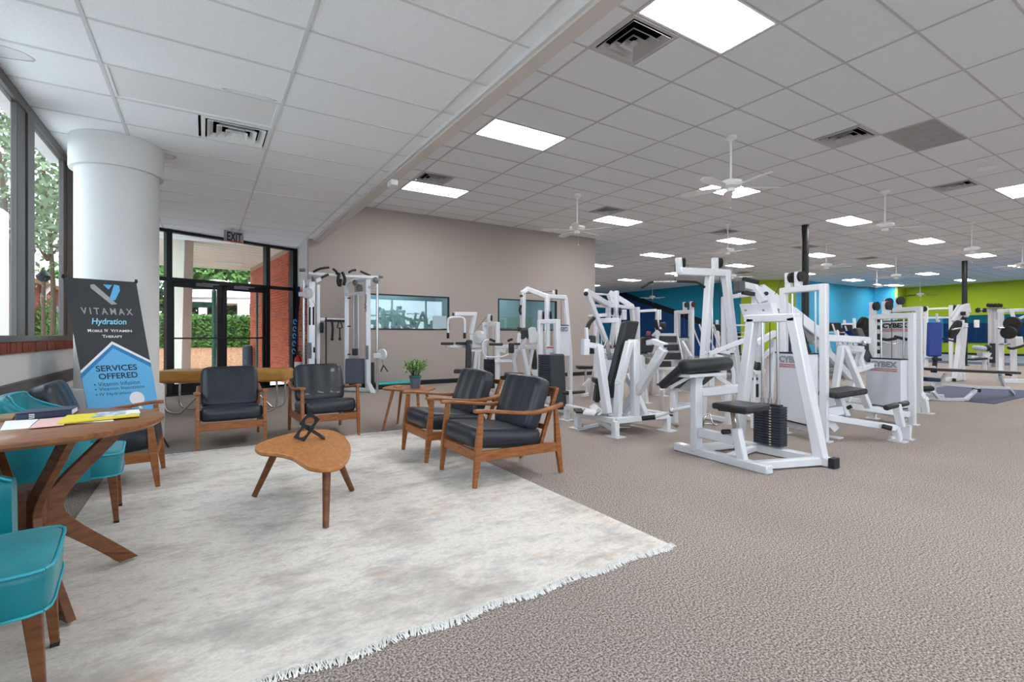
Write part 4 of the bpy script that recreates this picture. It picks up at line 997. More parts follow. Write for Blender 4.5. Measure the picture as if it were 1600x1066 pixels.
tcr = make_teal('teal velvet chair behind the round table, back to the window wall')
tcr.location = (-.70, 3.98, .007); tcr.rotation_euler = (0, 0, radians(90+4))
fcopy(tcr, (-.68, 2.22, .007), radians(96), 'teal velvet chair in the bottom left corner, in front of the round table')

# ============================================================ banner
TLb, TRb, BRb = P(98, 433, 4.40), P(213, 441, 4.84), P(256, 683, 4.95)
BU = TRb-TLb; BV = BRb-TRb; BLb = TLb+BV; BNn = BU.cross(BV).normalized()
if BNn.y > 0: BNn = -BNn
bn_ = thing('banner_stand', 'tilted advertising banner, charcoal and blue, standing before the round column', 'banner', ((BLb.x+BRb.x)/2, (BLb.y+BRb.y)/2, 0))
def bp(u, v, o=0): return TLb+BU*u+BV*v+BNn*o
m = MB(); nv = 14
for j in range(nv+1):
    for i in range(9):
        u, v = i/8, j/nv; m.v.append(tuple(bp(u+.0, v, .004*sin(v*7+u*3)-.004)))
for j in range(nv):
    for i in range(8): a = j*9+i; m.f.append((a, a+1, a+10, a+9)); m.m.append(0)
pk, ev, evr = .375, .545, .50
m.build('banner_sheet', BANK, bn_)
def bpoly(pts, mt, nm, o, h=.0006): return MB().prism([bp(u, v, o) for u, v in pts], BNn*h).build(nm, mt, bn_)
bpoly([(0, ev), (.49, pk), (1, evr), (1, 1), (0, 1)], WINK, 'house_outline', .0018)
bpoly([(0, ev+.016), (.49, pk+.018), (1, evr+.016), (1, 1), (0, 1)], DBLUE, 'house_band', .0028)
bpoly([(0.0, ev+.045), (.49, pk+.042), (1, evr+.045), (1, 1), (0, 1)], LBLUE, 'house_fill', .0038)
bpoly([(.335, .035), (.39, .03), (.66, .145), (.58, .15), (.335, .055)], SINK, 'logo_stroke', .002)
bpoly([(.51, .028), (.64, .028), (.575, .058)], LBLUE, 'logo_tip', .002)
bpoly([(.665, .025), (.735, .03), (.735, .06), (.64, .122), (.555, .122)], LBLUE, 'logo_stroke', .0028)
def bt(s_, u0, u1, v0, v1, mt, **k):
    tm_ = textmesh(s_, bp(u0, v1, .005), BU*(u1-u0), BV*(v0-v1), N=BNn, thick=0, **k); tm_.build('lettering', mt, bn_)
bt('V I T A M A X', .15, .86, .172, .212, SINK, bold=.018)
bt('Hydration', .26, .745, .235, .282, mat('cyan_ink', '8fd0e6', .6), bold=.02, shear=.25)
bt('M', .19, .235, .300, .318, WINK, bold=.02); bt('OBILE', .245, .385, .304, .318, WINK, bold=.02); bt('IV', .415, .465, .300, .318, WINK, bold=.02); bt('V', .50, .545, .300, .318, WINK, bold=.02); bt('ITAMIN', .55, .80, .304, .318, WINK, bold=.02)
bt('T', .37, .415, .335, .353, WINK, bold=.02); bt('HERAPY', .42, .65, .339, .353, WINK, bold=.02)
bt('SERVICES', .20, .78, .520, .556, DINK, bold=.02); bt('OFFERED', .22, .77, .568, .604, DINK, bold=.02)
bt('• Vitamin Infusion', .14, .78, .620, .645, DINK); bt('• Vitamin Injections', .14, .84, .652, .678, DINK); bt('• IV Hydration', .14, .62, .684, .708, DINK)
bt('352-464-8898', .02, .60, .785, .812, DINK, bold=.01)
bpoly([(.70+.11*cos(a*pi/12), .735+.11*.385*sin(a*pi/12)) for a in range(24)], WINK, 'pin_mark', .0048)
bpoly([(.69, .775), (.73, .775), (.79, .84), (.74, .845)], WINK, 'pin_mark', .0048)
bpoly([(.62, .86), (.78, .835), (1, .84), (1, .9), (.62, .9)], WINK, 'pin_mark', .0048)
m = MB(); m.tube([bp(.0, .0, -.02)+Vector((0, 0, .03)), bp(.95, 1.0, -.05)], .006, 6); m.tube([bp(1, 0, -.02)+Vector((0, 0, .03)), bp(.05, 1.0, -.05)], .006, 6); m.build('stand', BLKSTEEL, bn_)
for u in (0, 1):
    m = MB(); m.lathe(bp(u, .004, -.008), [(.010, 0), (.012, .015), (.006, .035)], 8, axis=BNn*.5+Vector((0, 0, 1))); m.build('clip', RUBBER, bn_)
q = bp(1.0, 1.0, -.03); m = MB(); m.bar([(q.x, q.y, q.z), (q.x+.05, q.y-.02, .01)], .015); m.build('foot', RUBBER, bn_); q = bp(0, 1, -.03); m = MB(); m.bar([(q.x, q.y, q.z), (q.x-.03, q.y-.03, .01)], .015); m.build('foot', RUBBER, bn_)
# ============================================================ gym machines
RT = Vector((cos(YAW), -sin(YAW), 0)); FW = Vector((sin(YAW), cos(YAW), 0)); UP = Vector((0, 0, 1)); XX = Vector((1, 0, 0)); YY = Vector((0, 1, 0))
def V(p):
    if isinstance(p, Vector): return p
    if len(p) == 4: q = P(p[0], 500, p[2]); return Vector((q.x, q.y, p[3]))
    if p[2] == 'w': return Vector(p[:2]+(0,))
    return P(*p)
class MC:
    def __init__(s, name, label, cat, at_, group=None, w_=.065):
        q = V(at_); s.o = thing(name, label, cat, (q.x, q.y, 0), group); s.w = w_
    def t(s, pts, a=None, b=None, name='frame_tube', m=None, up=None):
        mb = MB(); mb.bar([V(p) for p in pts], a or s.w, b, up); return mb.build(name, m or WHITE, s.o, bevel=min((a or s.w), (b or a or s.w))*.12, seg=1)
    def r(s, pts, r=.014, name='handle_bar', m=None, n=8, sm=3): 
        pts = [V(p) for p in pts]; pts = curve(pts, sm) if len(pts) > 2 and sm > 1 else pts
        return MB().tube(pts, r, n).build(name, m or WHITE, s.o, smooth=60)
    def roll(s, p, q, r=.05, name='roller_pad', m=None):
        p, q = V(p), V(q); L = (q-p).length; e = min(r*.35, L*.2)
        return MB().lathe(p, [(r*.55, 0), (r*.92, e*.3), (r, e), (r, L-e), (r*.92, L-e*.3), (r*.55, L)], 18, axis=q-p).build(name, m or BLACKV, s.o, smooth=60)
    def pad(s, p, q, w_, t_, name='pad', m=None, bv=None):
        p, q = V(p), V(q); w_, t_ = Vector(w_), Vector(t_); mb = MB(); mb.hexa(p-w_/2-t_/2, q-p, w_, t_)
        return mb.build(name, m or BLACKV, s.o, bevel=bv or min(t_.length, w_.length)*.32, seg=3)
    def slab(s, c, u, v, w_, name='panel', m=None, bv=.004):
        """box centred at c with edge vectors"""
        u, v, w_ = Vector(u), Vector(v), Vector(w_); mb = MB(); mb.hexa(V(c)-u/2-v/2-w_/2, u, v, w_); return mb.build(name, m or WHITE2, s.o, bevel=bv)
    def pul(s, c, r=.055, ax=None, t_=.03):
        ax = Vector(ax) if ax else RT; c = V(c)-ax.normalized()*t_/2
        return MB().lathe(c, [(r*.3, -.004), (r*.35, 0), (r, 0), (r*.86, t_*.5), (r, t_), (r*.35, t_), (r*.3, t_+.004)], 22, axis=ax).build('pulley', RUBBER, s.o, smooth=35)
    def cable(s, pts): return s.r(pts, .004, 'cable', CABLE, 5, 1)
    def poly(s, pts, ext, name='panel', m=None, bv=.003): return MB().prism([V(p) for p in pts], ext).build(name, m or WHITE2, s.o, bevel=bv)
    def stack(s, c, z0, z1, n, U_, W_, D_, labels=True):
        """plates: n slabs between z0 and z1; U_ = width direction"""
        U_ = Vector(U_).normalized(); V_ = UP.cross(U_); c = V(c); h = (z1-z0)/n; first = None
        for k in range(n):
            zc = z0+h*(k+.5)
            if first is None:
                mb = MB(); mb.hexa(-U_*W_/2-V_*D_/2-UP*h*.44, U_*W_, V_*D_, UP*h*.88); first = mb.build('weight_plate', STACK, bevel=.003, seg=1); first.parent = s.o; first.matrix_parent_inverse = s.o.matrix_basis.inverted(); first.location = (c.x, c.y, zc)
            else:
                o = first.copy(); COL.objects.link(o); o.location = (c.x, c.y, zc)
    def rods(s, pts, z0, z1, r=.012):
        for p in pts: p = V(p); MB().lathe((p.x, p.y, z0), [(r, 0), (r, z1-z0)], 12).build('guide_rod', CHROME, s.o, smooth=True)
    def disc(s, c, r, ax, t_=.04, m=None, name='weight_disc'):
        ax = Vector(ax).normalized(); c = V(c)-ax*t_/2
        return MB().lathe(c, [(r*.12, -.01), (r*.3, 0), (r*.82, .006), (r*.86, 0), (r, .004), (r, t_-.004), (r*.86, t_), (r*.3, t_), (r*.12, t_+.01)], 28, axis=ax).build(name, m or RUBBER, s.o, smooth=35)
    def foot(s, p, n=.09):
        q = V(p); mb = MB(); mb.cbox((q.x, q.y, .006), n, n*1.3, .012); mb.build('foot_plate', WHITE, s.o)
    def logo(s, o_, U_, h, N_, m1=GREYINK, red=True):
        """maker's lettering: big word over a red line over a small line; o_ = bottom left of the big word"""
        o_, U_ = V(o_), Vector(U_); textmesh('CYBEX', o_, U_, UP*h, bold=.055, N=N_, thick=.003).build('lettering', m1, s.o)
        e = U_.normalized(); mb = MB(); mb.hexa(o_-UP*h*.32+N_*.001, U_, UP*h*.10, N_*.002); mb.build('red_line', REDINK, s.o)
        textmesh('STRENGTH SYSTEMS', o_-UP*h*.72, U_, UP*h*.26, bold=.03, N=N_, thick=.003).build('lettering', REDINK, s.o)

# ---- 1. curl bench in front (world coordinates)
m = MC('curl_machine', 'white arm curl machine with black roll pad and open weight stack, nearest machine', 'gym machine', Vector((4.2, 2.7, 0)))
m.t([Vector((4.02, 3.28, .038)), Vector((3.955, 2.28, .038))], .085, .075, 'base_tube')
m.t([Vector((3.96, 2.42, .045)), Vector((4.60, 2.20, .045))], .075, .07, 'base_tube')
m.t([Vector((4.61, 3.04, .045)), Vector((4.61, 2.12, .045))], .08, .08, 'base_tube')
m.t([Vector((4.03, 3.10, .045)), Vector((4.61, 2.98, .045))], .07, .07, 'base_tube')
m.t([Vector((3.98, 2.72, .04)), Vector((4.58, 2.80, .04))], .06, .05, 'base_tube')
m.slab(Vector((4.61, 2.095, .047)), (.10, 0, 0), (0, .05, 0), (0, 0, .085), 'end_cap', RUBBER)
m.t([Vector((4.00, 3.03, .04)), Vector((4.00, 3.03, .77))], .10, .075, 'post')
m.t([Vector((4.0, 2.99, .225)), Vector((3.975, 2.60, .225))], .06, .085, 'brace')
m.t([Vector((3.97, 2.53, .05)), Vector((3.98, 2.60, .33))], .07, .075, 'seat_tube')
m.t([Vector((3.98, 2.60, .30)), Vector((3.985, 2.635, .49))], .045, .045, 'seat_slider', CHROME)
m.roll(Vector((3.93, 2.63, .30)), Vector((3.86, 2.66, .30)), .022, 'knob', RUBBER)
m.slab(Vector((4.03, 2.60, .485)), (.26, 0, 0), (0, .26, 0), (0, 0, .02), 'seat_board', RUBBER)
m.pad(Vector((4.03, 2.42, .52)), Vector((4.03, 2.76, .52)), (.36, 0, 0), (0, 0, .055), 'seat_pad')
m.t([Vector((4.03, 3.02, .605)), Vector((4.70, 3.0, .605))], .09, .085, 'cross_beam')
m.slab(Vector((4.715, 3.0, .605)), (.03, 0, 0), (0, .10, 0), (0, 0, .095), 'end_cap', RUBBER)
m.roll(Vector((3.70, 2.95, .865)), Vector((4.38, 2.95, .875)), .068, 'arm_pad')
m.pad(Vector((4.04, 2.95, .89)), Vector((4.04, 3.24, .655)), (.66, 0, 0), (0, .045, .055), 'arm_pad_slope')
m.slab(Vector((4.04, 3.0, .775)), (.55, 0, 0), (0, .16, 0), (0, 0, .03), 'pad_plate', WHITE)
m.poly([Vector((3.99, 3.08, .60)), Vector((3.99, 3.22, .62)), Vector((3.99, 3.10, .76)), Vector((3.99, 2.98, .76))], (.08, 0, 0), 'gusset', WHITE)
m.t([Vector((3.86, 2.98, .77)), Vector((3.80, 3.16, .655)), Vector((3.80, 3.2, .65))], .03, .03, 'pad_bracket', WHITE)
for ys_, yt_ in ((3.0, 2.83), (2.20, 2.44)):
    m.t([Vector((4.61, ys_, .06)), Vector((4.61, yt_, 1.32))], .115, .085, 'upright', up=(0, 1, 0))
m.t([Vector((4.61, 2.90, 1.315)), Vector((4.61, 2.40, 1.315))], .115, .075, 'top_beam')
m.stack(Vector((4.61, 2.66, 0)), .10, .475, 15, YY, .27, .115)
m.rods([Vector((4.61, 2.735, 0)), Vector((4.61, 2.585, 0))], .05, 1.28, .013)
m.rods([Vector((4.61, 2.66, 0))], .47, .60, .012)
m.slab(Vector((4.61, 2.66, .485)), (.07, 0, 0), (0, .22, 0), (0, 0, .014), 'top_plate', RUBBER)
for yy_ in (2.735, 2.66, 2.585): m.rods([Vector((4.61, yy_, 0))], .49, .545, .021)
for k in range(15):
    c = Vector((4.549, 2.625, .1125+k*.025)); m.slab(c, (.004, 0, 0), (0, .018, 0), (0, 0, .010), 'number_label', mat('tag_cream', 'd8cda8', .6) if 'tag_cream' not in MATS else MATS['tag_cream'], 0)
for k in range(15):
    c = Vector((4.550, 2.685, .1125+k*.025)); m.slab(c, (.004, 0, 0), (0, .012, 0), (0, 0, .010), 'pin_hole', RUBBER, 0)
m.cable([Vector((4.61, 2.66, .6)), Vector((4.61, 2.66, 1.28))])
m.poly([(1155, 475.5, 4.95), (1204, 473, 4.7), (1209, 495, 4.7), (1161, 496, 4.95)], (.10, 0, 0), 'cam_housing', WHITE)
for px_ in (1166, 1194): 
    q = P(px_, 485, 4.86 if px_ == 1166 else 4.72); MB().lathe(q, [(.008, 0), (.01, .02)], 8, axis=(-1, 0, 0)).build('bolt', SLATE, m.o)
m.roll((1172, 573, 5.2), (1178, 570, 5.3), .045, 'roller', RUBBER)

# ---- 2. tall lat tower behind it
m = MC('lat_tower', 'tallest white pulldown tower with long black pull bar and twin pulleys on top', 'gym machine', (1120, 640, 7.0))
m.t([(1061, 424, 6.4), (1139, 427, 6.95)], .085, .10, 'top_beam')
m.t([(1062, 428, 6.42), (1060, 403, 6.42)], .06, .075, 'pulley_bracket'); m.pul((1067, 411, 6.45), .07)
m.t([(1117, 424, 6.8), (1117, 403, 6.8)], .075, .075, 'pulley_bracket'); m.pul((1125, 411, 6.85), .07)
m.t([(1109, 428, 6.75), (1101, 552, 6.7), (1096, None, 6.7, .03)], .10, .10, 'upright')
m.t([(1133, 424, 6.9), (1147, 547, 6.9), (1160, None, 6.9, .03)], .10, .10, 'upright')
m.t([(1100, 554, 6.7), (1148, 553, 6.9)], .08, .04, 'cross_plate')
m.slab((1124, 560, 6.72), RT*.32, FW*.14, UP*.13, 'stack_guard', WHITE2); m.slab((1124, 552.5, 6.7), RT*.34, FW*.16, UP*.015, 'guard_edge', RUBBER)
m.logo((1132, 559, 6.62), RT*.11, .045, -FW)
m.rods([(1113, 500, 6.85)], .9, 1.95, .010); m.cable([(1124, 412, 6.85), (1126, 550, 6.85)]); m.cable([(1055, 411, 6.42), (1055, 441, 6.42)])
m.r([(1003, 449.5, 6.3), (1011, 445, 6.32), (1020, 440.5, 6.35), (1056, 440, 6.5), (1084, 440.5, 6.6), (1093, 443, 6.65), (1101, 449, 6.7)], .016, 'pull_bar', RUBBER, sm=2)
m.r([(1020, 440.5, 6.35), (1056, 440, 6.5)], .018, 'bar_grip', CHROME, sm=1)
m.slab((1056, 431, 6.42), RT*.05, FW*.02, UP*.03, 'carabiner', CHROME)
m.t([(1032, None, 6.5, .05), (1058, None, 6.2, .05)], .05); m.t([(1096, None, 6.7, .05), (1138, None, 6.35, .05), (1160, None, 6.9, .05)], .07, .06, 'base_tube')
m.t([(1138, 612, 6.35), (1138, None, 6.35, .01)], .07, .07, 'post'); m.foot((1138, 662, 6.35))
m.r([(1098, 668, 6.2), (1101, 655, 6.15), (1108, 646, 6.2), (1113, 660, 6.15), (1118, 665, 6.15)], .012, 'foot_rest', CHROME)
m.r([(1092, 662, 6.2), (1122, 664, 6.2)], .012, 'foot_rest', CHROME, sm=1)
m.t([(1140, 552, 6.3), (1120, 548, 6.3), (1114, 556, 6.3)], .05, .05, 'lever'); m.t([(1112, 552, 6.1), (1168, 530, 5.9)], .06, .06, 'lever')
m.r([(1118, 556, 6.0), (1134, 562, 6.0), (1146, 580, 6.0), (1146, 600, 6.0)], .024, 'lever_arc')
m.t([(1112, 548, 6.1), (1112, 610, 6.1)], .05, .05, 'lever'); m.t([(1120, 588, 6.1), (1162, 616, 6.0)], .06, .05, 'lever')
m.slab((1125, 580, 6.25), RT*.12, FW*.1, UP*.16, 'cam', WHITE)

# ---- 3. slanted leg press / hack rail
m = MC('hack_squat_machine', 'white machine with long slanted rail and grey shoulder pad pointing up-left', 'gym machine', (1235, 640, 6.5))
m.slab((1155, 448, 6.3), RT*.085, FW*.16, UP*.14, 'shoulder_pad', mat('charcoal_pad', '4d4c52', .5), .012)
m.t([(1160, 446, 6.3), (1177, 450, 6.4)], .09, .09, 'head_tube')
m.t([(1161, 436, 6.45), (1185, 441, 6.5)], .05, .05, 'pad_edge', RUBBER); m.t([(1160, 457, 6.25), (1178, 460, 6.3)], .05, .05, 'pad_edge', RUBBER)
m.t([(1176, 447, 6.4), (1194, 473, 6.3)], .12, .10, 'head_tube')
m.t([(1186, 450, 6.5), (1210, 468, 6.5), (1240, 490, 6.45), (1285, 526, 6.4)], .11, .13, 'rail')
m.t([(1192, 470, 6.6), (1230, 500, 6.6), (1290, 548, 6.5), (1330, 592, 6.5)], .09, .08, 'rail')
m.poly([(1180, 447, 6.42), (1198, 451, 6.42), (1222, 470, 6.42), (1222, 486, 6.42), (1206, 476, 6.42), (1193, 473, 6.42)], FW*.16, 'rail_housing', WHITE)
q = P(1196, 459, 6.38); MB().lathe(q, [(.02, 0), (.026, .006), (.026, .03), (.02, .035)], 14, axis=-FW).build('pivot', RUBBER, m.o, smooth=40)
m.poly([(1246, 505, 6.3), (1254, 506, 6.3), (1270, 552, 6.3), (1250, 552, 6.3)], FW*.3, 'back_pad', BLACKV, .02)
m.slab((1213, 473, 6.55), RT*.10, FW*.1, UP*.06, 'foot_plate_edge', RUBBER)
m.poly([(1214, 496, 6.4), (1228, 508, 6.4), (1262, 516, 6.4), (1264, 506, 6.4)], FW*.02, 'side_plate', GREYPAN)
m.t([(1140, 464, 7.2), (1180, 459, 7.4)], .06, .06, 'cross_bar'); m.t([(1131, 464, 7.2), (1131, None, 7.2, .02)], .06, .06, 'post'); m.t([(1179, 459, 7.4), (1182, None, 7.4, .02)], .07, .07, 'post'); m.t([(1156, 458, 7.25), (1156, 464, 7.25)], .05, .05, 'peg')
m.t([(1190, 500, 6.3), (1188, None, 6.3, .02)], .06, .06, 'post'); m.t([(1208, 530, 6.3), (1202, 620, 6.3), (1200, None, 6.3, .02)], .07, .07, 'post')
m.t([(1190, 560, 6.2), (1212, 540, 6.3)], .05, .05, 'brace'); m.t([(1180, 537, 6.1), (1212, 520, 6.2)], .07, .07, 'lever')
m.pul((1184, 573, 5.9), .055, FW*.3+RT); m.t([(1178, 583, 5.9), (1195, 580, 5.9)], .05, .05, 'bracket')
m.slab((1178, 592, 5.95), RT*.08, FW*.05, UP*.03, 'bracket', RUBBER); m.t([(1178, 578, 5.95), (1178, None, 5.95, .02)], .06, .06, 'post'); m.slab((1180, 610, 5.95), RT*.06, FW*.06, UP*.16, 'stack_side', RUBBER)
m.t([(1218, 498, 6.6), (1205, 468, 6.6)], .05, .05, 'brace'); m.cable([(1221, 438, 6.2), (1211, 460, 6.4)])
m.t([(1150, None, 6.6, .05), (1250, None, 6.3, .05)], .07, .06, 'base_tube')

# ---- 4. calf/seated machine with the nearest lettered guard
def tower(m, xl, xr, dl, dr, ztop, pls, z_sh, stackn=0, w_=.075, m1=GREYINK, lw=None, shx=None, bw=.18):
    A, B = P(xl, 500, dl), P(xr, 500, dr); A.z = B.z = 0; U_ = (B-A).normalized(); N_ = U_.cross(UP); N_ = N_ if N_.dot(FW) < 0 else -N_
    for q in (A, B): m.t([q, q+UP*ztop], w_, w_, 'upright'); m.foot(q+U_*0, .11)
    m.t([A+UP*(ztop-w_*.45), B+UP*(ztop-w_*.45)], w_, w_*.95, 'top_beam')
    for f_ in pls:
        q = A+(B-A)*f_+UP*ztop; m.t([q, q+UP*.17], .055, w_, 'pulley_bracket'); m.pul(q+UP*.11+U_*.045-N_*.0, .062, U_)
    for f_ in (.22, .80): q = A+(B-A)*f_; m.rods([q], z_sh[0], ztop-w_, .011)
    q = A+(B-A)*.5; m.cable([q+UP*z_sh[1], q+UP*(ztop+.1)])
    a, b_ = (A+U_*(-.03) if shx is None else P(shx[0], 500, dl)), (B-U_*(w_*.9) if shx is None else P(shx[1], 500, dr)); a.z = b_.z = 0
    c = (a+b_)/2; L = (b_-a).length; U_ = (b_-a).normalized(); N_ = U_.cross(UP); off = N_*(.05)
    m.slab(Vector((c.x, c.y, (z_sh[0]+z_sh[1])/2))+off*.2, U_*L, N_*bw, UP*(z_sh[1]-z_sh[0]), 'stack_guard', WHITE2, .006)
    m.slab(Vector((c.x, c.y, z_sh[1]+.006))+off*.2, U_*(L+.01), N_*(bw+.01), UP*.014, 'guard_edge', RUBBER, .002)
    m.slab(Vector((c.x, c.y, z_sh[0]-.006))+off*.2, U_*(L+.005), N_*(bw+.005), UP*.014, 'guard_edge', RUBBER, .002)
    if m1: m.logo(Vector((a.x, a.y, z_sh[1]-.105))+U_*.07+N_*(bw/2+.012), U_*(L-.11), .078, N_, m1)
    m.t([A+UP*.11, B+UP*.11], .055, .07, 'base_beam')
    return A, B, U_, N_
m = MC('leg_machine', 'white leg machine with low black padded seat and the nearest lettered weight guard', 'gym machine', (1330, 680, 5.3))
A, B, U_, N_ = tower(m, 1225, 1287.5, 5.78, 5.3, 1.71, (.13, .38), (.185, .945), bw=.14, shx=(1221, 1271))
m.t([(1290, 652, 5.3), (1400, 669, 5.3)], .07, .07, 'foot_beam'); m.t([(1290, 645, 5.3), (1316, 640, 5.35)], .07, .10, 'brace')
m.t([(1310, 620, 5.35), (1323, 655, 5.35)], .075, .075, 'seat_tube'); m.slab((1322.5, 653, 5.33), RT*.07, FW*.08, UP*.05, 'tube_cap', SLATE)
m.roll((1323, 638, 5.33), (1331, 635, 5.3), .02, 'knob', RUBBER)
m.pad((1291, 617, 5.35), (1340, 609, 5.3), FW*.33, UP*.06, 'seat_pad')
m.t([(1399, 668, 5.3), (1403, None, 5.3, .01)], .075, .075, 'foot_post'); m.t([(1417, 664, 5.4), (1416, None, 5.4, .01)], .05, .08, 'foot_post'); m.foot((1403, 690, 5.3), .12); m.foot((1416, 690, 5.4), .10)
m.t([(1408, 668, 5.3), (1401, 632, 5.3)], .07, .07, 'lever'); m.t([(1391, 684, 5.3), (1398, 684, 5.3)], .03, .03, 'peg')
m.roll((1384, 637.5, 5.15), (1401, 633, 5.25), .030); m.roll((1405, 633, 5.3), (1417, 630, 5.4), .030)
m.roll((1378, 666, 5.25), (1394, 670, 5.2), .026)
m.t([(1290, 655, 5.35), (1306, 672, 5.35)], .05, .08, 'brace'); m.foot((1302, 676, 5.5), .12)

# ---- 5. A-frame seated machine with slanted black pad and the second lettered guard
m = MC('seated_press_machine', 'white A-frame machine with slanted black back pad beside the middle lettered guard', 'gym machine', (1375, 640, 6.6))
A, B, U_, N_ = tower(m, 1364, 1425, 6.75, 6.29, 1.44, (.0, .34), (.215, .835), bw=.14, shx=(1360, 1415))
m.t([(1288, 528, 6.0), (1357, 532, 6.2)], .08, .085, 'top_rail'); m.roll((1350, 532, 6.1), (1351, 540, 6.1), .02, 'pin', CHROME)
m.t([(1315, 541, 6.0), (1296, None, 6.0, .05)], .07, .07, 'leg'); m.t([(1319, 541, 6.0), (1357, 637, 6.1)], .07, .07, 'leg')
m.t([(1347, 545, 6.5), (1323, 628, 6.5)], .07, .07, 'leg'); m.t([(1310, 543, 6.1), (1347, 546, 6.5)], .06, .08, 'top_rail')
m.t([(1333, 580, 6.1), (1362, 571, 6.4)], .06, .07, 'arm'); m.t([(1349, 575, 6.2), (1345, 561, 6.2)], .06, .04, 'bracket')
m.t([(1296, 630, 6.3), (1420, 648, 6.25)], .06, .075, 'base_beam'); m.t([(1300, 622, 7.0), (1362, 628, 6.8)], .06, .06, 'base_beam')
m.pad((1338, 513, 6.9), (1362, 566, 6.7), RT*.16+FW*.1, RT*.07+UP*.02, 'back_pad')
m.pad((1326, 517, 8.2), (1340, 530, 8.1), RT*.16, RT*.06, 'head_pad', BLUEV)
m.disc((1347, 506, 8.0), .115, FW*.6-RT*.3+UP*.2, .05); m.disc((1352, 508, 8.1), .115, FW*.6-RT*.3+UP*.2, .05)

# ---- 6. third lettered tower behind
m = MC('chest_press_machine', 'white press machine with black handlebars behind the middle lettered tower', 'gym machine', (1410, 640, 7.4))
A, B, U_, N_ = tower(m, 1386, 1436.5, 7.9, 7.26, 1.58, (.0, .37), (.72, 1.37), bw=.16, m1=BLKINK, shx=(1383, 1432))
m.t([(1436, 612, 7.3), (1444, 624, 7.2), (1447, None, 7.2, .01)], .08, .08, 'rear_leg'); m.foot((1448, 645, 7.2), .13)
m.r([(1369, 528, 7.2), (1385, 531, 7.1), (1394, 530, 7.0), (1400, 529, 7.0)], .022, 'handle_grip', RUBBER); m.r([(1397, 526, 7.1), (1418, 531, 7.0)], .022, 'handle_grip', RUBBER, sm=1)
m.r([(1380, 534, 7.0), (1395, 538, 7.0), (1402, 535, 7.0)], .012, 'handle_bar', CHROME)
m.pad((1436, 592, 7.6), (1458, 593, 7.6), FW*.3, UP*.06, 'seat_pad', NAVYF); m.slab((1446, 608, 7.7), RT*.10, FW*.06, UP*.03, 'pedal', RUBBER)
for k, yy in enumerate((500, 511, 524, 537, 549)): m.roll((1368, yy, 7.6), (1377, yy+1, 7.6), .03, 'peg', RUBBER)
m.t([(1371, 492, 7.65), (1371, None, 7.65, .02)], .05, .05, 'post')

# ---- 7. centre chest machine (back view) with long black pad
m = MC('vertical_press_machine', 'white machine with tall tilted black back pad on a low square base, centre', 'gym machine', Vector((4.3, 4.35, 0)))
Bz = .185
c1, c2, c3, c4 = Vector((3.94, 4.06, Bz)), Vector((3.90, 4.67, Bz)), Vector((4.73, 4.0, Bz)), Vector((4.68, 4.62, Bz))
for p_, q_ in ((c1, c2), (c1, c3), (c3, c4), (c2, c4)): m.t([p_, q_], .075, .07, 'base_tube')
m.slab((c1+c4)/2+Vector((.06, .0, .01)), (.38, 0, 0), (0, .55, 0), (0, 0, .05), 'base_plate', WHITE)
for c in (c1, c2, c3): m.t([c, Vector((c.x, c.y, .01))], .07, .075, 'leg'); m.foot(c, .15)
m.t([c4, Vector((c4.x, c4.y, .01))], .07, .075, 'leg')
c5 = P(886, 500, 6.62); c5.z = Bz; c6 = Vector((4.12, 4.75, Bz)); m.t([c5, c6], .07, .07, 'base_tube'); m.t([c5, Vector((c5.x, c5.y, .01))], .07, .07, 'leg'); m.foot(c5, .14)
m.slab((907, 642, 5.95), RT*.14, FW*.28, UP*.02, 'tread', RUBBER)
m.t([(992, 533, 5.68), (992, 656, 5.68)], .095, .08, 'post'); m.t([(984, 534, 5.66), (968, 598, 5.6), (964, 655, 5.6)], .08, .085, 'post'); m.t([(982, 536, 5.67), (996, 536, 5.68)], .08, .08, 'cap')
m.poly([(986, 540, 5.8), (987, 545, 5.8), (972, 612, 5.8), (964, 625, 5.8)], FW*.02, 'web_plate', SLATE)
m.pad((985, 502, 5.85), (956, 622, 5.75), RT*.20+FW*.14, RT*.07+FW*-.03+UP*.02, 'back_pad')
m.t([(1000, 608, 5.62), (1037, 545, 5.35)], .09, .09, 'lever_arm'); m.t([(974, 642, 5.85), (1000, 606, 5.64)], .09, .09, 'lever_arm')
m.t([(1041, 541, 5.35), (1022, 534, 5.5), (1013, 536, 5.7)], .06, .06, 'lever_head'); m.slab((1040, 541, 5.35), RT*.05, FW*.06, UP*.03, 'end_cap', RUBBER)
m.t([(980, 585, 5.95), (1009, 650, 5.75)], .075, .075, 'brace')
m.t([(910, 537.5, 5.75), (938, 542, 5.75)], .075, .065, 'arm_beam'); m.t([(935, 540, 5.75), (949, 647, 5.6)], .09, .09, 'arm_post')
m.t([(915, 530, 5.7), (914, 555, 5.7)], .09, .07, 'arm_block'); m.t([(916, 512, 5.7), (917, 533, 5.7)], .035, .035, 'handle_bar')
m.r([(918, 513, 5.72), (921, 505, 5.75), (928, 497, 5.8)], .026, 'handle_grip', RUBBER)
m.roll((924, 524, 5.95), (924, 553, 5.95), .055, 'shoulder_roller')
m.r([(942, 545, 5.9), (949, 530, 5.9)], .01, 'handle_bar', CHROME, sm=1); m.poly([(946, 536, 5.9), (951, 532, 5.9), (957, 562, 5.9), (950, 563, 5.9)], FW*.03, 'side_plate', GREYPAN)
m.pad((927, 594, 5.9), (951, 600, 5.8), FW*.3, UP*.07, 'seat_pad'); m.pad((935, 600, 5.95), (932, 628, 5.95), RT*.07, FW*.2, 'leg_pad')
m.r([(911, 640, 5.8), (918, 645, 5.7), (930, 646, 5.6), (937, 640, 5.6)], .02, 'foot_rail', CHROME)
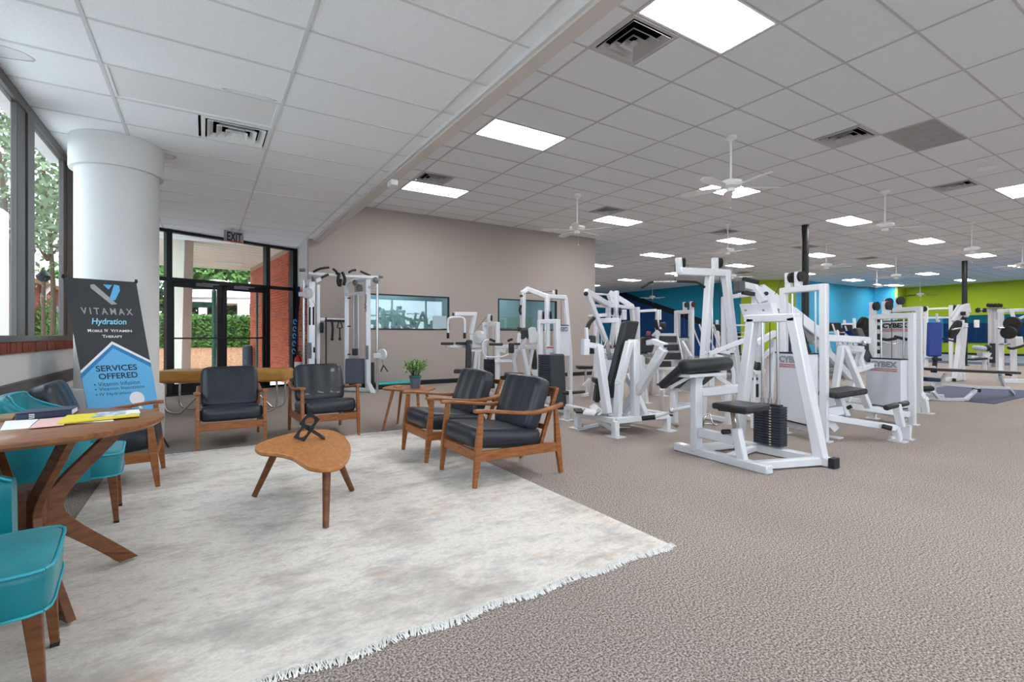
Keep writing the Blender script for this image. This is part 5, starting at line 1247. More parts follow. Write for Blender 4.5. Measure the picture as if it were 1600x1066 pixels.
m.pad((912, 643, 5.75), (930, 645, 5.65), RT*.03+FW*.22, UP*.05+RT*.03, 'foot_plate', WHITE, .015); m.pad((926, 634, 5.85), (938, 646, 5.7), FW*.16, RT*.08+UP*.05, 'foot_plate', WHITE, .015)
m.poly([(958, 622, 5.7), (950, 650, 5.6), (962, 650, 5.6), (962, 622, 5.7)], FW*.12, 'seat_support', WHITE)
m.t([(941, 625, 5.8), (948, 648, 5.7)], .06, .06, 'brace')
m.r([(1003, 654, 5.5), (1024, 652, 5.45)], .028, 'foot_roller', RUBBER, 12, 1); m.r([(1024, 652, 5.45), (1048, 644, 5.35)], .016, 'foot_bar', WHITE, 10, 1)
q = P(1049, 642, 5.33); MB().lathe(q-UP*.03, [(.006, 0), (.022, .008), (.03, .03), (.022, .052), (.006, .06)], 16).build('ball_joint', CHROME, m.o, smooth=True)
m.r([(1049, 642, 5.33), (1080, 636, 5.25)], .022, 'foot_bar', WHITE, 10, 1); m.slab((1049, 649, 5.33), RT*.03, FW*.03, UP*.02, 'peg', RUBBER)
m.r([(962, 668, 5.9), (985, 668, 5.9)], .012, 'under_rod', CHROME, 8, 1); m.t([(912, 668, 6.0), (935, 664, 6.0)], .04, .04, 'under_tube')
m.t([(942, 662, 5.75), (962, 674, 5.6)], .03, .05, 'under_brace')

# ---- 8. ab / leg bench beyond the curl machine
m = MC('decline_bench', 'flat black bench on white legs seen just left of the roll pad', 'gym bench', (1055, 640, 6.2))
m.pad((1030, 602, 6.4), (1080, 604, 6.0), FW*.25, UP*.035, 'seat_pad'); m.t([(1053, 606, 6.2), (1053, None, 6.2, .04)], .08, .08, 'post')
m.t([(1053, 634, 6.2), (1082, 634, 6.2)], .06, .08, 'base_beam'); m.t([(1034, 608, 6.6), (1034, None, 6.9, .02)], .05, .05, 'leg')

# ---- 9. row machine with top struts, behind the centre machine
m = MC('row_machine', 'white machine with two slanted overhead lever arms behind the tall black pad', 'gym machine', (960, 620, 8.4))
D_ = 8.3
m.t([(915, 455, D_-.4), (951, 477, D_)], .09, .09, 'lever_arm'); m.t([(952, 457, D_+.4), (989, 480, D_+.3)], .09, .09, 'lever_arm')
m.roll((916, 459, D_-.5), (915, 459, D_-.42), .035, 'hub', RUBBER)
m.t([(918, 459, D_-.4), (932, 495, D_-.3), (947, 534, D_-.2)], .075, .075, 'lever_link'); m.t([(951, 460, D_+.4), (962, 486, D_+.2), (955, 540, D_)], .07, .07, 'lever_link')
m.t([(930, 478, D_), (953, 479, D_+.2)], .05, .05, 'cross_bar'); m.t([(930, 459, D_), (951, 461, D_+.3)], .03, .03, 'cross_bar'); m.t([(927, 494, D_), (960, 491, D_)], .05, .06, 'cross_bar'); m.t([(952, 478, D_), (990, 481, D_+.3)], .07, .06, 'cross_bar')
m.t([(951, 470, D_), (950, 500, D_)], .07, .08, 'pulley_bracket'); m.t([(963, 455, D_+.1), (963, 500, D_)], .07, .08, 'pulley_bracket'); m.pul((956, 487, D_), .07); m.pul((968, 487, D_), .07)
A2, B2_ = P(932, 500, D_), P(966, 500, D_-.2)
for q in (A2, B2_): q.z = 0; m.t([q, q+UP*1.43], .075, .075, 'upright')
m.t([A2+UP*1.40, B2_+UP*1.40], .075, .08, 'top_beam'); m.rods([(940, 500, D_-.1), (957, 500, D_-.1)], .2, 1.38, .012)
m.slab((952, 568, D_-.1), RT*.26, FW*.15, UP*.50, 'stack_guard', WHITE2); m.slab((952, 544, D_-.1), RT*.27, FW*.16, UP*.015, 'guard_edge', REDINK)
m.logo((941, 557, D_-.25), RT*.22, .05, -FW, SLATE)
m.t([(987, 479, D_+.3), (989, 502, D_+.3)], .07, .07, 'post'); m.t([(996, 480, D_+.4), (997, None, D_+.4, .02)], .07, .07, 'upright'); m.t([(1000, 555, D_), (1009, None, D_, .02)], .08, .08, 'leg'); m.foot((1010, 628, D_), .13)
m.t([(974, 484, D_), (974, 500, D_)], .1, .08, 'post'); m.t([(932, 560, D_), (921, None, 8.9, .03)], .05, .05, 'leg'); m.slab((941, 515, D_), RT*.05, FW*.05, UP*.1, 'cam', WHITE)
m.r([(919, 495, D_), (930, 494, D_)], .03, 'handle_grip', mat('bare_steel', 'c9b8a6', .5), 8, 1)
m.t([(990, 520, D_+.3), (985, 600, D_+.3)], .06, .06, 'brace')

# ---- 10. round stool
m = MC('stool', 'small black seat on chrome post against the end of the taupe wall', 'stool', (914, 620, 9.3))
m.pad((901, 574, 9.3), (927, 574, 9.3), FW*.28, UP*.06, 'seat_pad'); m.r([(915, 578, 9.3), (915, 600, 9.3)], .022, 'post', CHROME, 10, 1)
m.t([(911, 604, 9.2), (921, 592, 9.3)], .05, .05, 'base_tube'); m.t([(909, None, 9.1, .03), (921, None, 9.35, .03)], .05, .06, 'base_tube'); m.t([(915, 598, 9.3), (915, None, 9.3, .03)], .06, .06, 'post')

# ---- 11. bench with striped black boards and roll
m = MC('ab_bench', 'steep bench of three black cushions in a white frame', 'gym bench', (1045, 612, 9.6))
D_ = 9.6
for k, (xa, xb, ya, yb) in enumerate(((1031, 1057, 525, 535), (1029, 1060, 538, 548), (1028, 1063, 551, 562), (1027, 1048, 564, 575))):
    m.pad(((xa+xb)/2, ya, D_-k*.1), ((xa+xb)/2, yb, D_-.06-k*.1), RT*((xb-xa)/FPX*D_), FW*.06, 'cushion', bv=.012)
m.t([(1026, 523, D_+.05), (1056, 523, D_+.05)], .03, .05, 'frame_tube'); m.t([(1057, 522, D_+.05), (1065, 562, D_-.2)], .03, .06, 'frame_tube')
for yy in (536.5, 549.5): m.t([(1026, yy, D_+.02), (1062, yy, D_+.02)], .03, .04, 'frame_tube')
m.t([(1034, 576, D_-.3), (1034, None, D_-.3, .02)], .09, .09, 'leg'); m.foot((1034, 611, D_-.3), .16)
m.t([(1028, 576, 9.2), (1062, 576, 9.2)], .05, .05, 'frame_tube')
m2 = MC('back_extension', 'white bench with tilted black box pad and dark upright handle, left of the striped bench', 'gym bench', (1012, 612, 9.4))
m2.pad((1013, 527, 9.0), (1007, 551, 8.9), RT*.27, FW*.12, 'thigh_pad', bv=.03); m2.t([(1030, 517, 9.0), (1019, 553, 9.0)], .05, .05, 'frame_tube'); m2.t([(1019, 525, 9.0), (1033, 512, 9.0)], .04, .04, 'frame_tube')
m2.r([(1024, 500, 9.0), (1028, 515, 9.0), (1036, 517, 9.0)], .035, 'handle_grip', RUBBER); m2.roll((1032, 509, 9.1), (1040, 508, 9.1), .06, 'head_roller'); m2.roll((1010, 521, 9.0), (1016, 522, 9.0), .045, 'roller', mat('faded_red', '9c5a58', .6))
m2.t([(1000, 556, 9.0), (1022, 555, 9.0)], .05, .05, 'frame_tube', GREYPAN); m2.t([(1004, 556, 9.0), (1004, None, 9.0, .02)], .07, .07, 'leg'); m2.t([(1020, 556, 9.2), (1016, None, 9.3, .02)], .05, .05, 'leg', GREYPAN); m2.disc((1010, 564, 9.2), .06, FW, .05, SLATE)
m2.t([(1028, 514, 9.0), (1022, 540, 9.0), (1013, 553, 9.0)], .05, .05, 'frame_tube')
m3 = MC('high_pulley', 'white post with horizontal arm against the navy mural', 'gym machine', (1026, 600, 11))
m3.t([(994, 486.5, 10.8), (1025, 485, 11)], .06, .06, 'arm'); m3.t([(1027, 484, 11), (1026, None, 11, .02)], .07, .07, 'post'); m3.t([(1031, 484, 11), (1031, 500, 11)], .05, .05, 'bracket'); m3.t([(994, 484, 10.8), (994, None, 10.8, .02)], .05, .05, 'post')
m4 = MC('twin_pulley_tower', 'slim white tower with two pulleys and open window before the mural', 'gym machine', (1070, 600, 10))
A, B, U_, N_ = tower(m4, 1057, 1081, 10.1, 9.8, 1.66, (.55, 1.0), (.35, 1.10), bw=.2, m1=None)
m4.t([(1066, 534, 9.6), (1080, 558, 9.4)], .05, .05, 'lever'); m4.pad((1072, 532, 9.6), (1077, 548, 9.5), RT*.08, FW*.05, 'grey_pad', SLATE)

# ---- 12. machines against the taupe wall
m = MC('pec_machine', 'white machine with inverted U handle and black seat nearest the taupe wall', 'gym machine', (745, 612, 9.3))
D_ = 9.3
m.t([(709.5, 490.5, D_-.3), (742, 491, D_), (736, 522, D_)], .07, .07, 'top_arm'); m.roll((707, 491, D_-.3), (709, 491, D_-.3), .03, 'end_cap', RUBBER)
m.r([(700, 521, D_-.4), (700, 502, D_-.4), (703, 497, D_-.4), (713, 496, D_-.35), (723, 497, D_-.3), (726, 502, D_-.3), (726, 521, D_-.3)], .022, 'handle_bar')
m.roll((700, 520, D_-.4), (700, 529, D_-.4), .025, 'handle_grip', RUBBER); m.roll((726, 520, D_-.3), (726, 529, D_-.3), .025, 'handle_grip', RUBBER)
m.slab((714, 493, D_-.2), RT*.12, FW*.1, UP*.05, 'bracket', WHITE)
m.t([(696, 541, D_-.3), (750, 541, D_)], .07, .06, 'arm_beam'); m.pad((689, 537, D_-.4), (709, 537, D_-.4), FW*.12, UP*.05, 'arm_pad'); m.pad((712, 536.5, D_-.2), (728, 536.5, D_-.2), FW*.12, UP*.05, 'arm_pad')
m.disc((749, 527, D_-.1), .12, FW*.9+RT*.6, .08, WHITE, 'cam'); m.slab((741, 532, D_), RT*.16, FW*.1, UP*.22, 'hub_housing', WHITE)
m.pad((733, 531, D_-.15), (732, 578, D_-.25), RT*.10, FW*.3, 'back_pad'); m.pad((735, 537, D_-.3), (734, 560, D_-.3), RT*.05, FW*.02, 'back_plate', SLATE, .006)
m.t([(744, 548, D_-.1), (736, None, D_-.1, .03)], .075, .075, 'post'); m.t([(748, 548, D_), (746, None, D_, .03)], .05, .06, 'post')
m.t([(730, 548, D_-.2), (752, 548, D_)], .04, .04, 'pin_bar')
A, B = P(757, 500, D_+.2), P(777.5, 500, D_-.1); A.z = B.z = 0
for q in (A, B): m.t([q, q+UP*1.40], .07, .07, 'upright')
m.t([A+UP*1.37, B+UP*1.37], .07, .07, 'top_beam'); m.t([(764.5, 503, D_), (764.5, 491, D_)], .05, .07, 'pulley_bracket'); m.pul((768, 497, D_), .06); m.rods([(762, 500, D_), (771, 500, D_)], .3, 1.33, .010); m.cable([(761, 494, D_), (745, 514, D_-.1)])
m.stack((765, 500, D_), .15, .70, 16, (B-A), .22, .12)
m.pad((710, 580, D_-.4), (731, 580, D_-.4), FW*.25, UP*.07, 'seat_pad'); m.t([(721, 584, D_-.4), (721, 592, D_-.4)], .04, .04, 'seat_slider', RUBBER); m.t([(720, 592, D_-.4), (718, None, D_-.4, .03)], .07, .07, 'seat_tube'); m.t([(718, None, D_-.4, .04), (770, None, D_, .04)], .07, .07, 'base_beam')
m = MC('multi_hip_machine', 'white machine with black roller and grips between the two taupe wall windows', 'gym machine', (800, 620, 8.9))
D_ = 8.9
m.pad((764, 538, D_), (786, 538, D_), FW*.12, UP*.045, 'arm_pad'); m.pad((802, 537.5, D_), (813, 537.5, D_), FW*.12, UP*.04, 'arm_pad'); m.roll((799, 536, D_-.2), (799, 552, D_-.2), .05)
m.r([(765, 530, D_-.2), (774, 534, D_-.2)], .022, 'handle_grip', RUBBER, 8, 1); m.r([(793, 533, D_-.1), (801, 530, D_-.1)], .022, 'handle_grip', RUBBER, 8, 1)
m.r([(764, 531, D_-.2), (757, 533, D_-.2), (754, 540, D_-.2), (757, 556, D_-.2), (770, 558, D_-.2), (786, 557, D_-.2), (795, 553, D_-.2)], .014, 'lever_rod')
m.t([(773, 541.5, D_), (844, 542.5, D_+.1)], .07, .06, 'arm_beam'); m.t([(773, 564, D_), (806, 564, D_)], .06, .055, 'lower_beam'); m.t([(777, 545, D_+.05), (777, None, D_, .03)], .07, .07, 'post')
m.poly([(776, 541, D_), (792, 541, D_), (790, 552, D_), (780, 550, D_)], FW*.08, 'cam', WHITE)
m.t([(807, 546, D_), (802, 562, D_), (812, None, D_, .03)], .07, .07, 'leg'); m.t([(816.5, 546, D_-.1), (827, 596, D_-.1)], .075, .075, 'leg'); m.t([(832, 546, D_), (824, 590, D_)], .05, .06, 'leg')
m.poly([(825, 514, D_-.1), (830, 511, D_-.1), (837, 512, D_-.1), (840, 522, D_-.1), (838, 536, D_-.1), (827, 537, D_-.1)], FW*.12, 'cam_shield', WHITE, .008)
m.pad((820, 515, D_), (819, 530, D_), RT*.15, FW*.04, 'shield_pad'); m.t([(812, 521, D_), (810, 546, D_)], .06, .06, 'post'); m.t([(822, 528, D_), (814, 545, D_)], .05, .05, 'brace'); m.roll((812, 511, D_+.1), (812, 518, D_+.1), .045, 'roller')
m.pad((832, 546, D_+.2), (836, 577, D_+.2), RT*.12, FW*.3, 'back_pad'); m.poly([(830, 578, D_), (843, 578, D_), (843, 600, D_), (836, 600, D_)], FW*.05, 'seat_support', WHITE)
m.pad((788, 585, D_-.5), (818, 586, D_-.5), FW*.3, UP*.06, 'seat_pad'); m.t([(803, 589, D_-.5), (803, None, D_-.5, .03)], .07, .07, 'seat_tube'); m.t([(803, None, D_-.5, .04), (835, None, D_, .04)], .07, .07, 'base_beam')

m = MC('cable_gym', 'white peaked frame gym with mirrored lettering guard at the right of the taupe wall', 'gym machine', (855, 640, 7.9))
D_ = 8.3
m.t([(816.5, 512, D_+.1), (817.5, 457, D_), (825, 452, D_), (856, 464, D_-.2)], .075, .075, 'overhead_tube'); m.t([(825, 453, D_+.3), (860, 463, D_+.2), (884, 465, D_+.1)], .06, .06, 'overhead_tube')
m.t([(855, 463, D_-.2), (884, 465, D_)], .07, .07, 'top_beam'); m.t([(883, 465, D_), (890.5, 556, D_), (891, None, D_, .03)], .07, .07, 'upright'); m.t([(855, 463, D_-.2), (855, None, D_-.2, .03)], .07, .07, 'upright')
m.t([(866, 465, D_-.1), (866, 454, D_-.1)], .05, .05, 'pulley_bracket'); m.pul((869, 457, D_-.1), .055); m.roll((812, 463, D_-.1), (817, 462, D_-.1), .02, 'peg', RUBBER); m.cable([(820, 459, D_), (866, 455, D_-.1)]); m.cable([(862, 465, D_), (862, 560, D_)]); m.cable([(877, 467, D_), (877, 508, D_)])
m.r([(814, 477, D_), (812, 484, D_), (814, 492, D_)], .02, 'rope_handle', RUBBER)
q1, q2 = P(844, 500, 7.8), P(871, 500, 7.6); q1.z = q2.z = 0
for q in (q1, q2): m.t([q, q+UP*1.40], .075, .07, 'upright')
m.t([q1+UP*1.37, q2+UP*1.37], .07, .07, 'top_beam')
for q in (q1, q1.lerp(q2, .42)): m.t([q+UP*1.40, q+UP*1.55], .05, .07, 'pulley_bracket'); m.pul(q+UP*1.47+RT*.05, .068)
m.rods([q1.lerp(q2, .3), q1.lerp(q2, .8)], .3, 1.35, .010)
m.stack((852, 500, 7.7), .20, .85, 18, q2-q1, .20, .12); m.slab((860, 546, 7.7), RT*.14, FW*.02, UP*.10, 'decal_plate', WHITE2); m.slab((860, 543, 7.68), RT*.12, FW*.02, UP*.02, 'red_label', REDINK)
m.poly([(874, 509, D_-.25), (888, 509, D_-.25), (891, 556, D_-.25), (874, 556, D_-.25)], FW*.1, 'stack_guard', WHITE2); m.slab((881, 508.5, D_-.2), RT*.16, FW*.12, UP*.012, 'guard_edge', RUBBER)
textmesh('CYBEX', P(887, 518, D_-.27), -RT*.135, UP*.075, bold=.05, N=-FW, thick=.003).build('lettering', SLATE, m.o)
m.pad((870, 553, 7.1), (873, 640, 7.0), RT*.22, FW*.09, 'back_pad', bv=.03)
m.roll((880, 614, 7.0), (889, 614, 7.0), .03); m.roll((892, 614, 7.2), (913, 612, 7.4), .025); m.t([(889, 610, 7.1), (890, None, 7.1, .02)], .07, .08, 'post'); m.t([(844, None, 7.7, .04), (890, None, 7.1, .04)], .07, .07, 'base_beam')

# ---- 13. functional cable tower in the corner
SILV = mat('silver_white', 'dfe3ea', .35, .1)
m = MC('cable_crossover', 'tall silver white dual cable tower in the corner left of the studio window', 'gym machine', (540, 605, 9.7), w_=.08)
Lf, Lb = 9.3, 9.75
m.t([(486, 437, Lf+.1), (486, None, Lf+.1, .03)], .12, .14, 'tower_post', SILV); m.t([(497, 445, Lf+.5), (497, None, Lf+.5, .03)], .06, .10, 'tower_post', SILV)
m.r([(474.5, 438, Lf), (474.5, None, Lf, .02)], .026, 'slide_tube', CHROME, 12, 1)
m.t([(541, 606, 10.25), (541, 462, 10.25)], .09, .09, 'tower_post', SILV); m.r([(541, 462, 10.25), (541, 450, 10.25), (546, 442, 10.2), (558, 438, 10.15), (574, 437, 10.05)], .045, 'curved_tube', SILV, 10)
m.t([(574, 432, 9.95), (575, None, 9.95, .02)], .10, .10, 'tower_post', SILV); m.r([(589.5, 444, 9.85), (589.5, None, 9.85, .02)], .026, 'slide_tube', CHROME, 12, 1)
m.t([(541, 461, 10.2), (574, 457, 9.95)], .05, .05, 'cross_tube', SILV); m.t([(574, 449, 9.95), (589, 449, 9.85)], .05, .04, 'arm', SILV)
m.t([(482, 427, Lf+.1), (530, 431, 9.65), (596, 434, 9.9)], .055, .055, 'top_beam', SILV); m.t([(492, 440, Lf+.3), (500, 436, Lf+.4)], .07, .07, 'corner', SILV)
for a, b_, c in (((490, 425, 9.3), (500, 420, 9.3), (514, 418, 9.4)), ((520, 420, 9.5), (526, 425, 9.55), (526, 428, 9.6)), ((545, 426, 9.7), (550, 423, 9.75), (556, 422, 9.8)), ((563, 424, 9.8), (572, 428, 9.85), (579, 431, 9.9)), ((503, 434, 9.2), (508, 431, 9.25), (513, 429, 9.3))): m.r([a, b_, c], .022, 'chin_grip', RUBBER, 8, 2)
m.roll((468, 422, Lf), (477, 422, Lf), .035, 'top_knob', SLATE); m.roll((592, 432, 9.85), (599, 432, 9.85), .035, 'top_knob', SLATE); m.disc((587, 438, 9.8), .06, FW, .06, SLATE, 'pulley_cover'); m.disc((555, 442, 10.1), .06, FW*.8+RT*.5, .05, SLATE, 'pulley_cover'); m.disc((562, 450, 10.0), .075, FW*.8+RT*.5, .05, SLATE, 'pulley_cover')
m.disc((490, 436, Lf), .05, FW+RT, .05, SLATE, 'pulley_cover')
m.disc((481, 458, Lf-.1), .10, FW, .05, WHITE, 'carriage'); m.t([(467, 460, Lf-.1), (481, 460, Lf-.1)], .05, .08, 'carriage_arm'); m.disc((597, 554, 9.75), .11, FW*.8+RT*.4, .06, WHITE, 'carriage'); m.t([(584, 556, 9.75), (598, 556, 9.75)], .06, .10, 'carriage_arm')
m.cable([(597, 562, 9.7), (599, 572, 9.7)])
m.r([(599, 571, 9.7), (595, 581, 9.7)], .012, 'rope_handle', RUBBER, 8, 1); m.r([(599, 571, 9.7), (606, 581, 9.7)], .012, 'rope_handle', RUBBER, 8, 1)
for a in (484, 490): m.r([(a, 480, Lf-.2), (a, 508, Lf-.2)], .016, 'rope_handle', RUBBER, 8, 1)
for p_ in ((478, 470), (486, 472)): m.r([(p_[0]+2, p_[1]-2, Lf-.2), (p_[0]+6, p_[1]+5, Lf-.2), (p_[0]+2, p_[1]+10, Lf-.2)], .006, 'chain', CHROME, 6, 2)
m.t([(500, 499, 9.9), (541, 500, 10.25)], .05, .06, 'accessory_rail', SILV); m.t([(508, 501, 9.85), (538, 502, 10.15)], .04, .05, 'hook_rail', RUBBER)
m.rods([(553, 500, 10.15), (560, 500, 10.1)], .5, 2.0, .012); m.slab((556, 500, 10.14), RT*.05, FW*.04, UP*1.5, 'cable_channel', GREYPAN)
m.slab((555, 550, 10.1), RT*.10, FW*.10, UP*.14, 'weight_carrier', STACK); m.slab((556, 580, 10.08), RT*.38, FW*.20, UP*.52, 'stack_shroud', mat('shroud_grey', '565c6c', .5), .02); m.slab((581, 585, 10.25), RT*.06, FW*.2, UP*.5, 'back_pad', RUBBER, .02)
m.slab((494, 572, 9.9), RT*.14, FW*.15, UP*.3, 'stack_shroud', STACK, .02); m.slab((483, 548, Lf-.05), RT*.09, FW*.02, UP*.30, 'placard', SLATE); m.slab((491, 547, Lf-.1), RT*.03, FW*.03, UP*.10, 'latch', RUBBER)
m.slab((573.5, 551, 9.87), RT*.055, FW*.02, UP*.28, 'placard', SLATE)
m.poly([(574, 597, 9.8), (578, 597, 9.8), (587, 615, 9.7), (579, 614, 9.7)], FW*.04, 'base_shield', WHITE); m.t([(541, None, 10.2, .04), (575, None, 9.9, .04)], .08, .08, 'base_beam', SILV); m.t([(575, None, 9.9, .03), (590, None, 9.85, .03)], .06, .05, 'base_beam', SILV); m.t([(486, None, Lf+.1, .03), (541, None, 10.2, .03)], .06, .05, 'base_beam', SILV)
textmesh('LifeFitness', P(573, 487, 9.86), UP*.35, -RT*.045, bold=.02, N=-FW, shear=.2).build('lettering', BLKINK, m.o)
for px_, py_ in ((541, 466), (541, 510), (541, 554)): m.roll((543, py_, 10.15), (548, py_, 10.15), .012, 'peg', RUBBER)
# accessories hanging from it
def hang(name, label, cat, fn): mm = MC(name, label, cat, (520, 520, 10.0)); fn(mm)
mm = MC('ankle_strap', 'black strap bundle draped over the top beam of the cable tower', 'strap', (534, 435, 9.6)); mm.o.location.z = 2.2
mm.r([(530, 427, 9.55), (528, 440, 9.5), (531, 447, 9.5), (533, 436, 9.5)], .03, 'loop', RUBBER); mm.r([(535, 426, 9.6), (539, 436, 9.55), (537, 446, 9.55)], .03, 'loop', RUBBER)
mm = MC('belt', 'rolled black belt hanging at the left of the accessory rail', 'belt', (503, 512, 9.75)); mm.o.location.z = 1.3; mm.disc((503, 512, 9.75), .11, RT*.9+FW*.4, .06, RUBBER, 'coil')
mm = MC('long_bar', 'long thin black bar standing upright by the accessory rail', 'bar', (509, 550, 9.75)); mm.r([(509.5, 496, 9.75), (509.5, None, 9.75, .02)], .014, 'bar', RUBBER, 8, 1)
mm = MC('rope_attachment', 'black triceps rope hanging in the middle of the accessory rail', 'rope', (519, 515, 9.9)); mm.o.location.z = 1.2; mm.r([(519, 503, 9.9), (520, 515, 9.9), (519, 529, 9.9)], .024, 'rope', RUBBER); mm.roll((517, 530, 9.9), (521, 530, 9.9), .03, 'knob', RUBBER)
mm = MC('single_handle', 'black stirrup handle hanging at the right of the accessory rail', 'handle', (531, 515, 10.0)); mm.o.location.z = 1.2; mm.r([(531, 500, 10), (527, 512, 10), (535, 512, 10), (531, 500, 10)], .012, 'stirrup', RUBBER, 8, 2); mm.r([(531, 512, 10), (531, 529, 10)], .014, 'strap', RUBBER, 8, 1); mm.roll((529, 530, 10), (533, 530, 10), .024, 'knob', RUBBER)

# ---- 14. treatment table
m = MC('treatment_table', 'long tan padded treatment table on chrome tube legs before the doors', 'table', (350, 640, 7.2))
e0, e1 = P(256, 590, 7.25), P(452, 588, 7.55); e0.z = e1.z = .55
dv = (e1-e0).normalized(); wv = Vector((-dv.y, dv.x, 0))
m.pad(e0, e1, wv*.60, UP*.18, 'padded_top', TAN, .045)
for s_, a in ((1, e0), (-1, e1)):
    for k in (-1, 1):
        b0 = a+dv*s_*.12+wv*.22*k; b0.z = .47; b1 = Vector((b0.x, b0.y, .12)); q0 = b1+dv*s_*.08; q0.z = .035; q1 = b0+dv*s_*.62; 
        m.r([b0, b1, q0, b0+dv*s_*.20+Vector((0, 0, .022-.47))], .016, 'leg', CHROME, 8, 4)
        m.r([b0+dv*s_*.20+Vector((0, 0, .022-.47)), q1], .016, 'brace', CHROME, 8, 1)

# ---- 15. small things near the doors and wall
t = thing('fire_extinguisher', 'red fire extinguisher with white label by the brick return wall', 'extinguisher', P(466, 575, 10.3)); q = P(466, 578, 10.3)
MB().lathe((q.x, q.y, q.z-.12), [(.05, 0), (.075, .01), (.075, .33), (.06, .38), (.025, .41), (.02, .43)], 20).build('cylinder', REDM, t, smooth=True)
MB().lathe((q.x, q.y, q.z+.06), [(.0765, 0), (.0765, .11)], 20).build('label_band', PAPER, t, smooth=True)
mb = MB(); mb.cbox((q.x, q.y, q.z+.33), .03, .03, .05); mb.bar([(q.x-.05, q.y, q.z+.36), (q.x+.04, q.y, q.z+.38)], .018); mb.bar([(q.x-.04, q.y, q.z+.33), (q.x+.03, q.y, q.z+.33)], .012); mb.build('valve', BLKSTEEL, t)
mb = MB(); mb.tube(curve([(q.x+.02, q.y-.02, q.z+.33), (q.x+.09, q.y-.04, q.z+.24), (q.x+.085, q.y-.04, q.z+.02)], 4), .009, 6); mb.build('hose', RUBBER, t)
mb = MB(); z0_ = q.z-.12; mb.tube([(q.x, q.y, 0.0), (q.x, q.y, z0_)], .015, 8); mb.lathe((q.x, q.y, 0), [(.10, 0), (.10, .015), (.02, .03)], 16); mb.lathe((q.x, q.y, z0_-.01), [(.06, 0), (.06, .012)], 14); mb.build('stand', BLKSTEEL, t)
t = thing('feather_flag', 'narrow navy flag with blue curling letters standing by the doors', 'flag', P(458, 590, 10.4)); t.location.z = 0
mb = MB(); pts = []; pts2 = []
for k in range(13):
    f_ = k/12; yy = 448+f_*131; xl = 462.5-5.5*f_**1.5+.8*sin(f_*9); xr = 468-5*f_+.8*sin(f_*7+1); pts.append(P(xl, yy, 10.35+.05*sin(f_*12))); pts2.append(P(xr, yy, 10.42+.05*sin(f_*10)))
vs = pts+pts2; n = len(pts); mb.add([v for v in vs]+[v+FW*.012 for v in vs], [(k, k+1, n+k+1, n+k) for k in range(n-1)]+[(2*n+k, 3*n+k, 3*n+k+1, 2*n+k+1) for k in range(n-1)]+[(0, n, 3*n, 2*n), (n-1, 3*n-1, 4*n-1, 2*n-1)]); mb.build('sheet', NAVYF, t)
for k, (yy, xx) in enumerate(((503, 457.5), (514, 457), (525, 456.5), (537, 456), (549, 455.5))):
    q = P(xx+3.5, yy, 10.3); mb = MB(); mb.tube(curve([q+RT*.03*cos(a*.9)+UP*.05*sin(a*.9) for a in range(7)], 2), .010, 6); mb.build('lettering', LBLUE, t)
mb = MB(); q = P(464, 446, 10.45); mb.tube([(q.x, q.y, 0), (q.x, q.y, q.z)], .012, 8); mb.build('pole', BLKSTEEL, t)
mb = MB(); mb.cbox((q.x-.05, q.y-.05, .01), .22, .22, .02); mb.build('base', BLKSTEEL, t)
t = thing('aerobic_step', 'teal and black aerobic step on the floor along the taupe wall', 'step', P(612, 607, 10.3)); t.location.z = 0
q = P(613, 607, 10.25); c = Vector((3.40, 10.42, 0)); mb = MB(); mb.cbox((3.55, 10.45, .115), .85, .36, .05); mb.build('platform', TEALB, t, bevel=.02, seg=3)
for dx in (-.3, .3): mb = MB(); mb.cbox((3.55+dx, 10.45, .045), .22, .34, .09); mb.build('riser', RUBBER, t, bevel=.01)
mb = MB(); mb.box(3.11, 3.18, YT-.008, YT-.001, .35, .47); o = mb.build('wall_outlet', FIX, bevel=.002); tag(o, 'small white wall outlet under the left studio window', 'outlet')

# ---- 16. right-hand area
m = MC('shoulder_press_chair', 'white machine seat with upright royal blue back pad', 'gym machine', (1460, 620, 8.9))
m.pad((1460.5, 503, 9.0), (1459, 557, 8.9), RT*.25, FW*.08, 'back_pad', BLUEV, .03); m.t([(1462, 555, 9.05), (1460, 575, 9.0)], .06, .06, 'post', RUBBER)
m.t([(1444, 560, 9.1), (1462, 561, 9.1)], .05, .05, 'frame_tube'); m.t([(1458, 561, 9.0), (1470, 562, 9.0)], .06, .05, 'frame_tube', RUBBER); m.t([(1459, 572, 9.0), (1458, None, 9.0, .03)], .07, .07, 'post'); m.t([(1440, None, 9.2, .04), (1475, None, 8.9, .04)], .06, .06, 'base_beam'); m.t([(1464, 502, 9.1), (1464, 490, 9.1)], .03, .03, 'post')
m.r([(1468, 528, 9.0), (1480, 531, 8.9), (1493, 534, 8.9)], .016, 'handle_bar', RUBBER); m.t([(1466, 500, 9.1), (1466, 530, 9.1)], .04, .04, 'frame_tube')
m = MC('flat_bench', 'long flat black topped bench on an angled silver frame at right', 'gym bench', (1520, 620, 8.8)); SILV2 = mat('silver_paint', 'cfd0d6', .4, .2)
m.pad((1452.5, 577, 8.6), (1585, 582.5, 9.2), FW*.26, UP*.05, 'bench_pad', BLACKV, .012)
m.t([(1477, 584, 8.7), (1468, 601, 8.8)], .05, .05, 'leg', SILV2); m.t([(1562, 586, 9.1), (1570, 606, 9.2)], .05, .05, 'leg', SILV2)
m.t([(1458, 599, 8.9), (1530, 605, 8.9), (1576, 607, 9.2), (1584, None, 9.4, .02)], .05, .05, 'base_tube', SILV2); m.t([(1529, 606, 8.9), (1509, None, 8.55, .03), (1488, None, 8.5, .03), (1443, None, 8.75, .03)], .06, .055, 'base_tube', SILV2)
